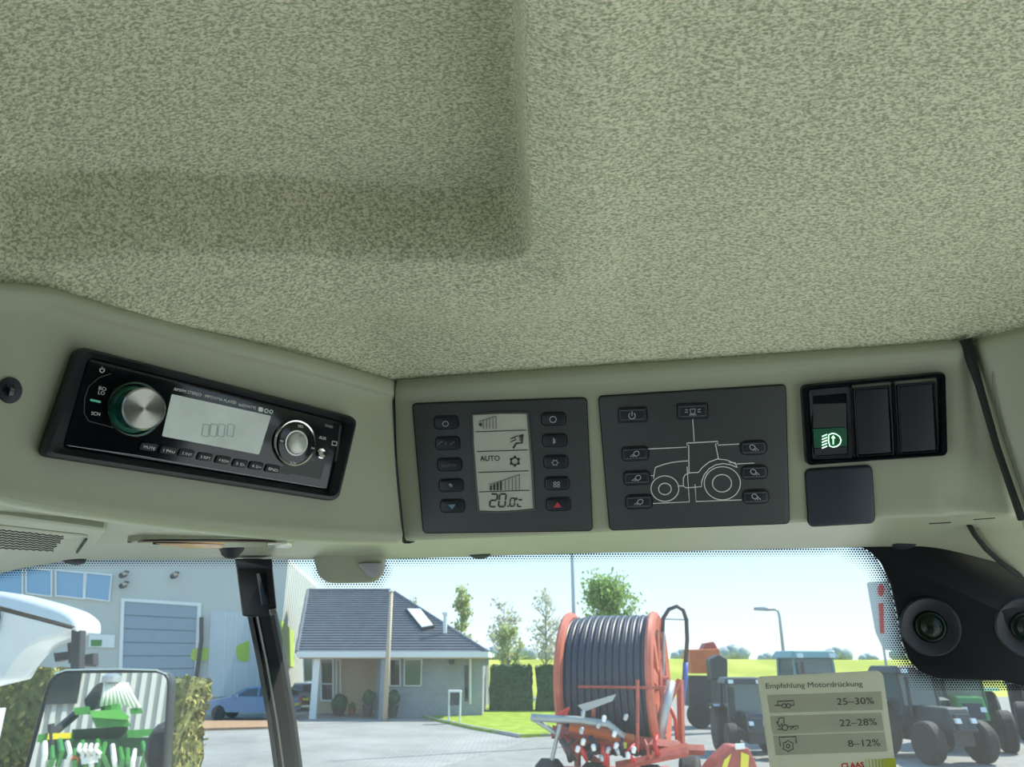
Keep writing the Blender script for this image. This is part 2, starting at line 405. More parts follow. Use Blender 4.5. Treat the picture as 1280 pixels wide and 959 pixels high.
# ------------------------------------------------------------------ console shells
def lerp(a, b, t): return a + (b - a) * t
A_bot = [(-260, 575), (-120, 600), (0, 628), (60, 640), (110, 648), (250, 666), (400, 678), (470, 681), (507, 682)]
A_seam = [(497, 474), (495, 505), (496, 560), (500, 610), (504, 650), (507, 682)]
rails = []
spec = [(-.010, 0, -3), (.001, 0, 2), (.0045, 0, 9), (.004, 0, 20), (0, .16, 0), (0, .5, 0), (0, .84, 0), (.001, 1, -14), (-.002, 1, -5), (-.009, 1, 1), (-.022, 1, 3)]
for h, t, dy in spec:
    r = []
    for i, (a, b) in enumerate(zip(A_top, A_bot)):
        x = lerp(a[0], b[0], t); y = lerp(a[1], b[1], t) + dy
        if i == len(A_top) - 1:
            sq = np.interp(y, [p[1] for p in A_seam], [p[0] for p in A_seam]); x = sq
        hh = h - (.004 if i == len(A_top) - 1 else 0)
        r.append(PA.at(x, y, hh))
    r.append(PA.at(r and sq + 1.5 or 0, y, h - .02))
    rails.append(r)
radio_console = thing('overhead_console', 'smooth grey-green plastic console moulding around the car radio, angled towards the left', 'console', PA.at(300, 640, -.02))
mb = MB(); loft(mb, rails, 120, 5); mb.build('shell', 'console_plastic', radio_console, smooth='all', recalc=False)
mb = MB(); mb.prism(PA, ell(12, 488, 15.5, 16.5, 24), -.001, .0015, .0007); mb.build('screw_recess', 'switch_black', radio_console, smooth=True)
mb = MB(); mb.prism(PA, ell(11, 488, 8, 8.5, 6), .001, .0035, .0006); mb.build('screw', 'gloss_black', radio_console, smooth=True)

B_bot = [(507, 680), (565, 678), (665, 674), (765, 669), (885, 663), (1015, 657), (1130, 652), (1276, 650)]
B_l = A_seam
B_r = [(1205, 424), (1214, 455), (1222, 480), (1245, 560), (1262, 610), (1276, 650)]
rails = []
spec = [(-.010, 0, -3), (.000, 0, 3), (.003, 0, 10), (.0025, 0, 18), (0, .17, 0), (0, .5, 0), (0, .85, 0), (.000, 1, -13), (-.002, 1, -5), (-.009, 1, 1), (-.024, 1, 3)]
for si, (h, t, dy) in enumerate(spec):
    r = []; nB = len(B_top)
    for i, (a, b) in enumerate(zip(B_top, B_bot)):
        y = lerp(a[1], b[1], t) + dy; x = lerp(a[0], b[0], t); hh = h
        if i == 0: x = np.interp(y, [p[1] for p in A_seam], [p[0] for p in A_seam]); hh -= .004
        if i == nB - 1: x = np.interp(y, [p[1] for p in B_r], [p[0] for p in B_r]); hh -= .004
        if i == nB - 2 and t > .6: hh -= .000
        r.append(PB.at(x, y, hh))
        if i == 0: r.insert(0, PB.at(x - 1.5, y, h - .02)); r.append(PB.at(x + 5, y, h))
        if i == nB - 1: r.insert(-1, PB.at(x - 7, y, h)); r.append(PB.at(x + 1.5, y, h - .02))
    rails.append(r)
centre_console = thing('overhead_console', 'smooth grey-green plastic console moulding carrying the climate panel and the rocker switches', 'console', PB.at(850, 640, -.02))
mb = MB(); rows = loft(mb, rails, 200, 5)
# shallow scoop in the lower right corner of the moulding
q = np.array(mb.v); ux, uy, _ = proj(q)
sc_ = np.clip((ux - 1165) / 45, 0, 1) * np.clip((1262 - ux) / 30, 0, 1) * np.clip((uy - 560 + (1190 - ux) * .6) / 60, 0, 1)
q -= PB.n * (.007 * sc_ * sc_ * (3 - 2 * sc_))[:, None]; mb.v = [tuple(p) for p in q]
mb.build('shell', 'console_plastic', centre_console, smooth='all', recalc=False)
mb = MB(); mb.stroke(PB, [(1162, 655.5), (1175, 655), (1190, 654)], 1.3, -.0015); mb.stroke(PB, [(1218, 650.5), (1245, 648.5)], 1.0, -.0015); mb.build('release_slot', 'seam_dark', centre_console)

# right-hand moulding
mb = MB(); rails = []
C_l = [(1207, 424), (1216, 455), (1225, 480), (1247, 560), (1264, 610), (1279, 650), (1290, 690)]
for t in (0, .03, .08, .3, .6, 1):
    y0 = lerp(424, 700, t); r = []
    xl = np.interp(y0, [p[1] for p in C_l], [p[0] for p in C_l])
    for k, dx in enumerate([0, 6, 30, 110, 230, 360]):
        x = xl + dx; ytop = np.interp(x, [1205, 1240, 1280, 1400, 1560, 1700], [424, 415, 405, 372, 325, 285])
        y = ytop + t * (700 - ytop) * 1.0
        r.append(pt(x, y - 2, dC(x, y) + (.012 if k == 0 else .004 if k == 1 else 0) + (.014 if t == 0 else .004 if t < .05 else 0)))
    rails.append(r)
side = thing('pillar_trim', 'plain grey-green plastic moulding at the right edge beyond the dark seam', 'trim', pt(1320, 690, .5))
loft(mb, rails, 40, 5); mb.build('shell', 'console_plastic', side, smooth='all', recalc=False)
class CS:
    def base(s, x, y): return pt(x, y, dC(x, y))
    def at(s, x, y, h=0): return pt(x, y, dC(x, y) - h)
    def nor(s, x, y): return nrm(-ray(x, y))
mb = MB(); mb.stroke(CS(), [(1240, 465), (1241, 485), (1247, 520), (1262, 570), (1285, 640)], .8, .0006); mb.build('moulded_line', 'frame_grey', side)
# dark seams between the mouldings (rubber beading)
mb = MB(); mb.tube([PB.at(x + .5, y, -.0105) for x, y in A_seam], .0058, 8); o = mb.build('sealing_strip', 'seam_dark', smooth='all'); tag(o, 'thin dark joint between the radio console and the centre console', 'seal')
mb = MB(); mb.tube([CS().at(x + 1.5, y, .001 + .0006 * i) for i, (x, y) in enumerate(B_r)], [.0044, .0036, .0028, .0024, .0026, .0028], 8); o = mb.build('sealing_strip', 'seam_dark', smooth='all'); tag(o, 'curved black joint running down right of the rocker switches', 'seal')
mb = MB(); mb.stroke(PB, [(x, y) for x, y in A_seam if y < 665], 60, -.024, th=.002); mb.build('joint_backing', 'seam_dark', centre_console); mb = MB(); mb.stroke(PB, [(x, y) for x, y in B_r if y < 640], 60, -.022, th=.002); mb.build('joint_backing', 'seam_dark', centre_console)  # dark sheets added behind the joints to stop light leaking through
# header lining between the console and the glass
top_px = [(-260, 575), (-120, 600), (0, 628), (60, 640), (110, 648), (250, 666), (400, 678), (507, 681), (665, 674), (885, 663), (1015, 657), (1130, 652), (1215, 650), (1290, 650)]
low_px = [(-260, 790), (-120, 748), (0, 716), (60, 704), (110, 699), (250, 698), (400, 698), (500, 697), (665, 692), (885, 687), (1015, 684), (1110, 682), (1170, 684), (1253, 704)]
def dtop(i, x, y): return (dA(x, y) if x < 507 else dB(x, y)) + .012
r0 = [pt(x, y - 11, dtop(i, x, y) + .004) for i, (x, y) in enumerate(top_px)]
r9 = [WS.at(x, y, .004) for x, y in low_px]
def mix(t, sag): return [a * (1 - t) + b * t + V3(0, 0, -sag) for a, b in zip(r0, r9)]
rails = [r0, mix(.12, .001), mix(.5, .0005), mix(.85, .001), mix(.96, .001), r9, [p + V3(0, .004, .012) for p in r9], [p + V3(0, .02, .05) for p in r9]]
mb = MB(); loft(mb, rails, 160, 4)
hd = mb.build('trim_1', 'console_plastic', smooth='all', recalc=False); tag(hd, 'grey-green header lining above the windscreen', kind='structure')
# lower piece of the right pillar lining
mb = MB(); rr = []
for (a, b) in [((1212, 652), (1400, 630)), ((1222, 668), (1400, 670)), ((1236, 686), (1400, 710)), ((1256, 706), (1400, 790))]:
    rr.append([pt(lerp(a[0], b[0], k / 4), lerp(a[1], b[1], k / 4), .655 - .0 * k - .03 * (k / 4)) for k in range(5)])
loft(mb, rr, 20, 6); tag(mb.build('trim_2', 'console_plastic', smooth='all', recalc=False, solid=.004), 'grey-green corner lining right of the black joint', kind='structure')
mb = MB(); mb.tube([pt(x, y, .650) for x, y in [(1209, 652), (1218, 668), (1232, 686), (1252, 704), (1275, 720)]], .0022, 8); o = mb.build('sealing_strip', 'seam_dark', smooth='all'); tag(o, 'short black joint under the right corner of the console', 'seal')

# oval plugs in the header
def onhead(px, py):                                          # point on the header lining
    best = None
    return pt(px, py, .735)
for (x, y, l) in [(97, 699.5, 'black oval plug in the header lining left of the slim pillar'), (600, 692.5, 'black oval plug in the header lining below the climate panel'), (1126, 680.5, 'black oval plug in the header lining above the black camera cover')]:
    c = WS.at(x, y - 1.5, .016); mb = MB(); mb.lathe(c, (0, -.35, -1), [(.0, .0015), (.010, .0012), (.0115, .0), (.012, -.004)], 24); o = mb.build('cover_plug', 'switch_black', smooth=True); tag(o, l, 'plug')

# ------------------------------------------------------------------ radio
zr = zmap(40, 420, 3.048)
rad = thing('car_radio', 'black single-slot car radio with silver volume knob and pale display', 'radio', PA.at(250, 560, 0))
out = rq([(92, 433), (440, 522), (415, 627), (45, 570)], [14, 12, 12, 12])
i1 = rq([(98, 439), (435, 525), (411, 621), (53, 565)], [13, 10, 10, 11])
i2 = rq([(106, 446), (428, 527), (408, 614), (73, 560)], [9, 6, 6, 8])
i3 = rq([(108, 448), (425, 528), (406, 612), (76, 557)], [6, 5, 5, 6])
mb = MB(); mb.frame(PA, [(out, -.004), (out, .007), (offset(out, 2), .010), (i1, .0105), (i2, .006), (i3, .001)]); mb.build('surround', 'black_plastic', rad, smooth=True)
mb = MB(); mb.prism(PA, i3, -.004, .0045, .0008); face = mb.build('faceplate', 'gloss_black', rad, smooth=True)
H = .0048
lcd = rq(zr((520, 222), (898, 305), (852, 452), (483, 382)), 2)
mb = MB(); mb.prism(PA, lcd, .003, H, .0001); dsp = mb.build('display', 'lcd_radio', face)
mb = MB()
for x in (640, 670, 700, 735):
    mb.stroke(PA, rq(zr((x, 335), (x + 24, 340), (x + 18, 385), (x - 6, 380)), .5, 1), .9, H + .0002, True)
mb.build('segment', mat('segment_pale', (.42, .50, .47), .4), dsp)
a, b = zr((527, 208), (765, 262)); text(PA, 'AM/FM STEREO · MP3/WMA PLAYER', a, b, 4.0, 'white_print', face, H)
a, b = zr((772, 266), (838, 281)); text(PA, '4x50WATTS', a, b, 3.6, 'white_print', face, H)
mb = MB(); mb.prism(PA, rq(zr((850, 270), (868, 274), (866, 291), (848, 287)), 2), .004, H); mb.stroke(PA, ell(*zr((880, 286))[0], 2.2, n=12), 1, H, True); mb.stroke(PA, ell(*zr((898, 289))[0], 2, n=12), 1, H, True); mb.build('symbol', 'white_print', face)
# volume knob
kc = zr((378, 280))[0]
mb = MB(); P = PA; o1 = ell(*kc, 35, 34.5, 48); o2 = ell(*kc, 32.5, 32, 48); o3 = ell(*kc, 31, 30.5, 48)
mb.frame(PA, [(o1, .003), (o1, .006), (offset(o1, 1), .0072), (o2, .0065), (o3, .0035)]); mb.build('knob_ring', 'chrome', rad, smooth=True)
kn = MB(); kb = ell(kc[0] - 1, kc[1], 30, 29.5, 48)
def knobpt(x, y, h): return PA.at(x, y, h)
c0 = PA.base(*kc)
rk = np.linalg.norm(PA.base(kc[0], kc[1] - 30) - c0)
mb = MB(); mb.lathe(c0, PA.n, [(rk * 1.0, .003), (rk * .98, .0055), (rk * .85, .0075), (rk * .84, .017)], 64); kg = mb.build('volume_knob', 'knob_green', rad, smooth=True, label='round volume knob with green skirt')
mb = MB(); mb.lathe(c0, PA.n, [(rk * .86, .0155), (rk * .87, .0195), (rk * .82, .0205)] + [(rk * .80 * (1 - i / 44), .0200 + (.00010 if i % 2 else 0)) for i in range(44)] + [(0, .0200)], 96); mb.build('knob_cap', 'brushed_metal', kg, smooth=True, label='spun silver metal cap')
# left column labels
a, b = zr((240, 210), (268, 214)); text(PA, 'BD', zr((242, 205))[0], zr((270, 211))[0], 4.6, 'white_print', face, H)
text(PA, 'LO', zr((240, 222))[0], zr((264, 227))[0], 4.6, 'white_print', face, H)
text(PA, 'SCN', zr((214, 301))[0], zr((247, 305))[0], 4.4, 'white_print', face, H)
mb = MB(); c = zr((256, 132))[0]; mb.stroke(PA, arc(*c, 2.8, -50, 230, 12), .9, H); mb.stroke(PA, [(c[0], c[1] - 4.2), (c[0], c[1] - .5)], .9, H); mb.build('power_symbol', 'white_print', face)
mb = MB(); mb.stroke(PA, zr((210, 244), (250, 253)), 2.6, H + .0003); mb.build('status_light', mat('status_green', (.05, .32, .18), .3, emit=.25), face, label='small green status light')
mb = MB(); mb.stroke(PA, zr((290, 145), (245, 160), (205, 195), (190, 240), (188, 295), (205, 325), (300, 350)), .8, .0047); mb.build('key_outline', 'panel_grey', face)
# function keys
keys = [('MUTE', 430, 422, 34), ('1 PAU', 505, 435, 34), ('2 INT', 573, 446, 31), ('3 RPT', 643, 460, 30), ('4 RDM', 712, 472, 30), ('5 D-', 777, 485, 29), ('6 D+', 838, 494, 28), ('BND', 900, 505, 28)]
for i, (s, x, y, wv) in enumerate(keys):
    q = rq(zr((x - wv + 8, y - 18), (x + wv + 4, y - 10), (x + wv - 8, y + 18), (x - wv - 4, y + 10)), 3)
    mb = MB(); mb.prism(PA, q, .004, .0062, .0006); k = mb.build('key', 'switch_black', face, smooth=True)
    text(PA, s, zr((x - wv * .62, y + 4))[0], zr((x + wv * .62, y + 12))[0], 3.4, 'white_print', k, .0064)
mb = MB(); mb.prism(PA, rq(zr((925, 507), (975, 516), (968, 530), (918, 520)), 2), .004, .0052, .0003); mb.build('reset_key', 'panel_grey', face)
mb = MB(); mb.stroke(PA, zr((130, 418), (390, 455), (700, 510), (1100, 578)), .8, .0047); mb.build('bottom_line', 'dim_print', face)
mb = MB(); mb.prism(PA, zr((930, 500), (1015, 470), (1105, 480), (1085, 545), (960, 522)), .004, .0047); mb.build('gloss_patch', 'panel_grey', face, label='grey lower right corner of the faceplate')  # sheen of the faceplate corner laid in as a grey patch
# selector wheel
wc = zr((985, 408))[0]; c0 = PA.base(*wc); rw = np.linalg.norm(PA.base(wc[0], wc[1] - 29.5) - c0)
mb = MB(); mb.lathe(c0, PA.n, [(rw, .003), (rw, .0062), (rw * .96, .0072), (rw * .90, .0068), (rw * .88, .004)], 56); mb.build('wheel_ring', 'chrome', rad, smooth=True)
mb = MB(); mb.lathe(c0, PA.n, [(rw * .89, .003), (rw * .88, .0065), (rw * .80, .0072), (0, .0072)], 56); sw = mb.build('selector_wheel', 'gloss_black', rad, smooth=True)
mb = MB(); mb.lathe(c0, PA.n, [(rw * .55, .0070), (rw * .54, .0082), (rw * .47, .0082), (rw * .46, .0070)], 48); mb.build('inner_ring', 'chrome', sw, smooth=True)
mb = MB(); mb.lathe(c0, PA.n, [(rw * .45, .0070), (rw * .44, .0094), (rw * .36, .0104), (0, .0108)], 48); cb = mb.build('centre_button', 'silver_button', sw, smooth=True)
for s, x, y, ww in [('SEL', 1003, 343, 18), ('SCN', 972, 482, 18), ('«', 930, 397, 12), ('»', 1048, 424, 12)]:
    text(PA, s, zr((x - ww * .6, y + 4))[0], zr((x + ww * .6, y + 8))[0], 3.2, 'white_print', sw, .0074)
text(PA, 'BT', zr((990, 382))[0], zr((1006, 386))[0], 3, 'grey_print', sw, .0110)
jc = zr((1088, 447))[0]; c0 = PA.base(*jc)
mb = MB(); mb.lathe(c0, PA.n, [(.0040, .0045), (.0040, .0056), (.0033, .0060), (.0024, .0056), (.0022, .0046)], 28); mb.build('aux_socket', 'chrome', rad, smooth=True, label='round silver auxiliary socket')
text(PA, 'AUX', zr((1080, 391))[0], zr((1106, 397))[0], 3.8, 'white_print', face, H)
text(PA, 'TF/SD', zr((1100, 345))[0], zr((1132, 352))[0], 3, 'dim_print', face, H)
mb = MB(); mb.stroke(PA, zr((1131, 401), (1149, 404), (1146, 418), (1129, 415)), .8, H, True); mb.build('symbol', 'white_print', face)
mb = MB(); mb.prism(PA, rq(zr((1158, 340), (1166, 342), (1148, 480), (1140, 478)), .8), .004, .0049); mb.build('card_slot', 'black_plastic', face)

# ------------------------------------------------------------------ climate panel
zc = zmap(500, 480, 4.796)
cl = thing('climate_panel', 'dark grey climate control panel with a tall pale display', 'control panel', PB.at(630, 665, 0))
def panel(par, q, S=PB):
    o = rq(q, 5); mb = MB(); mb.frame(S, [(offset(o, -1.4), -.002), (offset(o, -1.4), .0007), (o, .0009), (o, -.001)]); mb.build('edge_gap', 'seam_dark', par)
    mb = MB(); mb.prism(S, o, -.002, .0018, .0006); return mb.build('face', 'panel_grey', par, smooth=True)
fc = panel(cl, zc((80, 120), (1115, 85), (1150, 875), (145, 890)))
def button(par, S, q, r=4, m='button_dark', name='button', top=.0034):
    o = rq(q, r); mb = MB(); mb.frame(S, [(offset(o, -1.6), .0016), (offset(o, -1.2), .0021), (o, .0016)]); ring = mb.build('button_gap', 'seam_dark', par)
    mb = MB(); mb.prism(S, o, .0012, top, .0008); b = mb.build(name, m, par, smooth=True); ring.parent = b; return b
def cbtn(x, y):
    return button(cl, PB, zc((x - 70, y - 33), (x + 68, y - 37), (x + 72, y + 33), (x - 66, y + 37)), 5)
HB = .0036
def sym(S, z, par, strokes, m, w=1.0, h=HB):
    mb = MB()
    for s in strokes:
        cl_ = s[0] == 'c'; pts = z(*s[1:]) if isinstance(s[0], str) else z(*s); mb.stroke(S, pts, w, h, cl_)
    return mb.build('symbol', m, par)
b = cbtn(280, 228); sym(PB, zc, b, [('c', *ell(278, 235, 17, 15, 16))], 'dim_print', .9)
b = cbtn(288, 352); sym(PB, zc, b, [((230, 362), (246, 345), (262, 340)), ((280, 360), (280, 342)), ((305, 360), (330, 340))], 'grey_print')
b = cbtn(300, 480); text(PB, 'AUTO', zc((255, 492))[0], zc((342, 490))[0], 3.6, 'grey_print', b, HB)
b = cbtn(308, 604); sym(PB, zc, b, [((296, 600), (320, 600)), ((308, 590), (308, 612)), ((300, 592), (316, 610))], 'dim_print')
b = cbtn(317, 727); mb = MB(); mb.prism(PB, zc((292, 718), (338, 716), (318, 745)), .003, HB); mb.build('symbol', 'blue_print', b, label='blue downward triangle')
b = cbtn(921, 207); sym(PB, zc, b, [('c', *ell(919, 209, 19, 18, 16))], 'dim_print', 1.0)
b = cbtn(928, 335); sym(PB, zc, b, [((922, 318), (922, 355)), ((930, 325), (930, 350)), ((918, 345), (934, 345))], 'dim_print')
b = cbtn(935, 463); sym(PB, zc, b, [('c', *ell(931, 467, 15, 13, 12))] + [((931 + 16 * math.cos(t), 467 + 15 * math.sin(t)), (931 + 23 * math.cos(t), 467 + 21 * math.sin(t))) for t in [k * math.pi / 3 for k in range(6)]], 'dim_print', .8)
b = cbtn(942, 592); sym(PB, zc, b, [('c', *ell(930, 588, 8, 7, 8)), ('c', *ell(951, 588, 8, 7, 8)), ('c', *ell(930, 606, 8, 7, 8)), ('c', *ell(951, 606, 8, 7, 8))], 'dim_print', .9)
b = cbtn(950, 717); mb = MB(); mb.prism(PB, zc((922, 735), (970, 733), (946, 702)), .003, HB); mb.build('symbol', 'red_print', b, label='red upward triangle')
# display
def disp_poly(g): 
    q = [(440, 185), (600, 177), (762, 177)] + [(772, 300), (788, 500), (800, 742)] + [(700, 752), (590, 758), (480, 754)] + [(462, 560), (446, 350)]
    return offset(zc(*q), -g)
o0 = disp_poly(2.5); oi = disp_poly(0)
mb = MB(); mb.frame(PB, [(o0, .001), (disp_poly(2.0), .0030), (disp_poly(.8), .0034), (oi, .0022)]); mb.build('display_frame', 'frame_grey', cl, smooth=True)
mb = MB(); mb.prism(PB, oi, -.001, .0026); dp = mb.build('display', 'lcd_light', cl, label='pale grey liquid crystal display reading AUTO and 20.0 degrees')
HD = .0030
mb = MB()
for y in (284, 402, 527, 643): mb.stroke(PB, zc((456 + (y - 284) * .06, y), (758 + (y - 284) * .06, y - 10)), .9, HD)
mb.build('divider', 'lcd_segment', dp)
text(PB, 'AUTO', zc((483, 458))[0], zc((602, 456))[0], 6.8, 'lcd_segment', dp, HD, bold=.012)
mb = MB()   # snowflake ring
for k in range(6):
    t = math.pi / 2 + k * math.pi / 3; c = (691 + 27 * math.cos(t), 460 + 27 * math.sin(t)); mb.prism(PB, zc(*[(c[0] + 8.5 * math.cos(t + a), c[1] + 8.5 * math.sin(t + a)) for a in (0, 1.57, 3.14, 4.71)]), .0026, HD)
mb.stroke(PB, zc(*ell(691, 460, 22, 21, 20)), 1.6, HD, True); mb.build('symbol', 'lcd_segment', dp)
mb = MB()   # seated person with air arrows
mb.stroke(PB, zc((738, 298), (733, 350), (700, 352), (680, 382)), 2.4, HD); mb.prism(PB, zc(*ell(731, 308, 9, 8, 10)), .0026, HD)
mb.stroke(PB, zc((668, 325), (705, 308), (716, 312)), 1.2, HD); mb.stroke(PB, zc((665, 345), (700, 330), (690, 318), (665, 325)), 1.1, HD); mb.stroke(PB, zc((722, 300), (722, 340)), 1, HD); mb.build('symbol', 'lcd_segment', dp)
mb = MB(); mb.stroke(PB, zc((480, 222), (578, 190)), 1, HD)
for k in range(5): x = 503 + k * 19; mb.stroke(PB, zc((x, 264), (x, 216 - k * 6)), .9, HD)
mb.build('blower_scale', 'lcd_faint', dp)
mb = MB(); mb.prism(PB, zc(*ell(486, 240, 9, 11, 10)), .0026, HD); mb.build('symbol', 'lcd_segment', dp)
mb = MB()
for k in range(4): x = 548 + k * 20; mb.prism(PB, zc((x - 6, 632), (x - 6, 608 - k * 9), (x + 6, 602 - k * 9), (x + 6, 632)), .0026, HD)
mb.build('level_bar', 'lcd_segment', dp)
mb = MB(); mb.stroke(PB, zc((540, 600), (724, 538)), 1, HD)
for k in range(5): x = 634 + k * 21; mb.stroke(PB, zc((x, 632), (x, 570 - k * 7)), 1, HD)
mb.build('level_scale', 'lcd_faint', dp)
def seg7(mb, x, y, wd, ht, segs, w, sl=.12):
    P = {'a': ((0, 0), (1, 0)), 'b': ((1, 0), (1, .5)), 'c': ((1, .5), (1, 1)), 'd': ((0, 1), (1, 1)), 'e': ((0, .5), (0, 1)), 'f': ((0, 0), (0, .5)), 'g': ((0, .5), (1, .5))}
    for c in segs:
        p, q = P[c]; l = .08
        f = lambda a, b_, t: (a + (b_ - a) * t)
        p2 = (f(p[0], q[0], l), f(p[1], q[1], l)); q2 = (f(p[0], q[0], 1 - l), f(p[1], q[1], 1 - l))
        mb.stroke(PB, zc(*[(x + u_ * wd - v_ * ht * sl + ht * sl, y + v_ * ht) for u_, v_ in (p2, q2)]), w, HD)
mb = MB(); seg7(mb, 540, 655, 38, 76, 'abged', 1.9); seg7(mb, 593, 655, 38, 76, 'abcdef', 1.9)
seg7(mb, 660, 680, 26, 48, 'abcdef', 1.5); seg7(mb, 706, 690, 26, 40, 'aed', 1.5)
mb.prism(PB, zc(*ell(650, 728, 5, 5, 8)), .0026, HD); mb.stroke(PB, zc(*ell(700, 684, 6, 6, 8)), .8, HD, True); mb.build('digit', 'lcd_segment', dp)

# ------------------------------------------------------------------ work-light panel
zl = zmap(740, 470, 4.796)
lp = thing('work_light_panel', 'dark grey work light panel with a white line drawing of a tractor', 'control panel', PB.at(870, 660, 0))
fl = panel(lp, zl((42, 125), (1155, 55), (1178, 880), (110, 920)))
def lbtn(x, y, w=78, hh=38, r=4):
    b = button(lp, PB, zl((x - w, y - hh + 3), (x + w - 2, y - hh - 3), (x + w + 2, y + hh - 3), (x - w + 3, y + hh + 3)), r)
    sym(PB, zl, b, [('c', (x - w + 10, y - hh + 16), (x + w - 14, y - hh + 10), (x + w - 12, y + hh - 16), (x - w + 12, y + hh - 10))], 'grey_print', .7)
    return b
b = lbtn(242, 230, 82, 40, 2); sym(PB, zl, b, [arc(239, 235, 19, -55, 235, 14), ((239, 208), (239, 236))], 'dim_print', 1.2)
b = lbtn(600, 208, 88, 42, 2); sym(PB, zl, b, [('c', (586, 196), (616, 194), (612, 222), (588, 222)), ((580, 230), (622, 228)), ((630, 200), (648, 196)), ((630, 212), (648, 212)), ((572, 202), (556, 199)), ((572, 214), (554, 214))], 'dim_print', 1.1)
for x, y in [(257, 463), (267, 607), (280, 750)]:
    b = lbtn(x, y, 76, 38, 5); sym(PB, zl, b, [('c', *ell(x + 8, y - 2, 17, 14, 12, -.5)), ((x - 28, y + 16), (x - 8, y), (x + 8, y + 18)), ((x - 14, y + 18), (x, y + 6))], 'dim_print', 1.1)
for x, y in [(965, 427), (970, 573), (978, 720)]:
    b = lbtn(x, y, 76, 38, 8); sym(PB, zl, b, [('c', *ell(x - 8, y - 4, 17, 14, 12, .5)), ((x + 28, y + 14), (x + 10, y - 2), (x - 6, y + 16)), ((x + 14, y + 16), (x + 2, y + 4))], 'dim_print', 1.1)
HP = .0022
def lines(name, ss, w=1.1):
    mb = MB()
    for s in ss:
        if s[0] == 'c': mb.stroke(PB, zl(*s[1:]), w, HP, True)
        else: mb.stroke(PB, zl(*s), w, HP)
    mb.build(name, 'white_print', lp)
lines('tractor_drawing', [
    ((567, 412), (567, 400), (752, 390), (752, 402), (738, 406), (756, 494)), ((567, 412), (578, 412), (580, 578)),
    ((575, 506), (540, 508), (480, 515), (430, 527), (380, 545), (374, 570), (368, 612)),
    ((580, 578), (636, 575), (660, 545), (700, 513), (750, 495), (800, 500), (840, 515), (860, 528), (868, 546)),
    ((868, 546), (830, 530), (785, 522), (740, 530), (700, 553), (670, 590), (656, 630), (654, 660), (600, 665), (560, 667), (546, 655), (546, 610), (556, 590), (580, 580)),
    ((516, 656), (546, 656)), ((516, 650), (516, 664)), ((820, 515), (858, 518), (862, 530))])
lines('wheel_drawing', [('c', *ell(436, 672, 83, 76, 44)), ('c', *ell(436, 674, 38, 34, 30)), ('c', *ell(779, 640, 108, 99, 52)), ('c', *ell(777, 640, 57, 52, 36))])
lines('leader_line', [((602, 256), (611, 390)), ((335, 435), (567, 424)), ((752, 412), (880, 405)), ((350, 594), (370, 594)), ((866, 524), (970, 519)), ((364, 761), (582, 751), (568, 540)), ((616, 645), (622, 749), (895, 739))], 1.0)

# ------------------------------------------------------------------ rocker switches
zs = zmap(980, 410, 3.69)
sb = thing('switch_bezel', 'black glossy bezel holding a row of three rocker switches', 'switch frame', PB.at(1090, 575, 0))
o = rq(zs((72, 262), (735, 200), (745, 585), (95, 630)), 8); inn = rq(zs((100, 278), (712, 222), (720, 575), (118, 612)), 6)
inn2 = rq(zs((108, 284), (706, 230), (714, 570), (124, 606)), 5)
mb = MB(); mb.frame(PB, [(o, -.002), (o, .004), (offset(o, 1.5), .0055), (inn, .0055), (inn2, .002), (inn2, -.004)]); mb.build('rim', 'gloss_black', sb, smooth=True)
mb = MB(); mb.prism(PB, inn2, -.006, -.003); mb.build('back_plate', 'seam_dark', sb)
for q in (((298, 268), (308, 267), (326, 596), (316, 597)), ((492, 252), (506, 250), (522, 582), (508, 584))):
    mb = MB(); mb.prism(PB, zs(*q), -.004, .003, .0005); mb.build('divider', 'gloss_black', sb)
s1 = thing('rocker_switch', 'leftmost rocker switch with a glowing lamp symbol on green', 'switch', PB.at(1042, 568, 0), 'rocker switches in the bezel')
mb = MB(); mb.frame(PB, [(rq(zs((110, 285), (296, 268), (312, 596), (128, 604)), 3), -.003), (rq(zs((110, 285), (296, 268), (312, 596), (128, 604)), 3), .003), (rq(zs((128, 312), (284, 298), (292, 580), (140, 590)), 2), .0025), (rq(zs((128, 312), (284, 298), (292, 580), (140, 590)), 2), -.003)]); mb.build('collar', 'switch_black', s1, smooth=True)
def Tilt(S, y0, h0, y1, h1):                                   # plane tipped about a horizontal line, for rocker faces
    a = S.at(1050, y0, h0); b = S.at(1110, y0 - 5, h0); c = S.at(1060, y1, h1); n = nrm(np.cross(b - a, c - a)); return Plane(a, -n if np.dot(n, a - ORG) > 0 else n)
t1 = Tilt(PB, 410 + 310 / 3.69, .0000, 410 + 455 / 3.69, .0050)
mb = MB(); mb.prism(t1, rq(zs((130, 312), (284, 300), (286, 345), (131, 350)), 1), -.003, .0008, .0003); mb.build('status_window', 'gloss_black', s1)
mb = MB(); mb.prism(t1, rq(zs((131, 352), (286, 346), (288, 456), (135, 464)), 1), -.003, .0006, .0004); mb.build('rocker', 'panel_grey', s1, label='dull olive-grey upper rocker face')
mb = MB(); mb.prism(t1, zs(*ell(208, 330, 5, 6, 12)), .0005, .0012); mb.build('indicator_lamp', 'lens_dark', s1)
t2 = Tilt(PB, 410 + 460 / 3.69, .0055, 410 + 585 / 3.69, .0025)
mb = MB(); mb.prism(t2, rq(zs((135, 466), (288, 458), (291, 545), (139, 553)), 1), -.004, .0004, .0003); gp_ = mb.build('symbol_plate', 'lit_green', s1, label='dark green illuminated plate')
mb = MB(); mb.prism(t2, rq(zs((139, 555), (291, 547), (292, 580), (140, 590)), 1), -.003, .0004, .0003); mb.build('lower_face', 'switch_black', s1)
mb = MB()
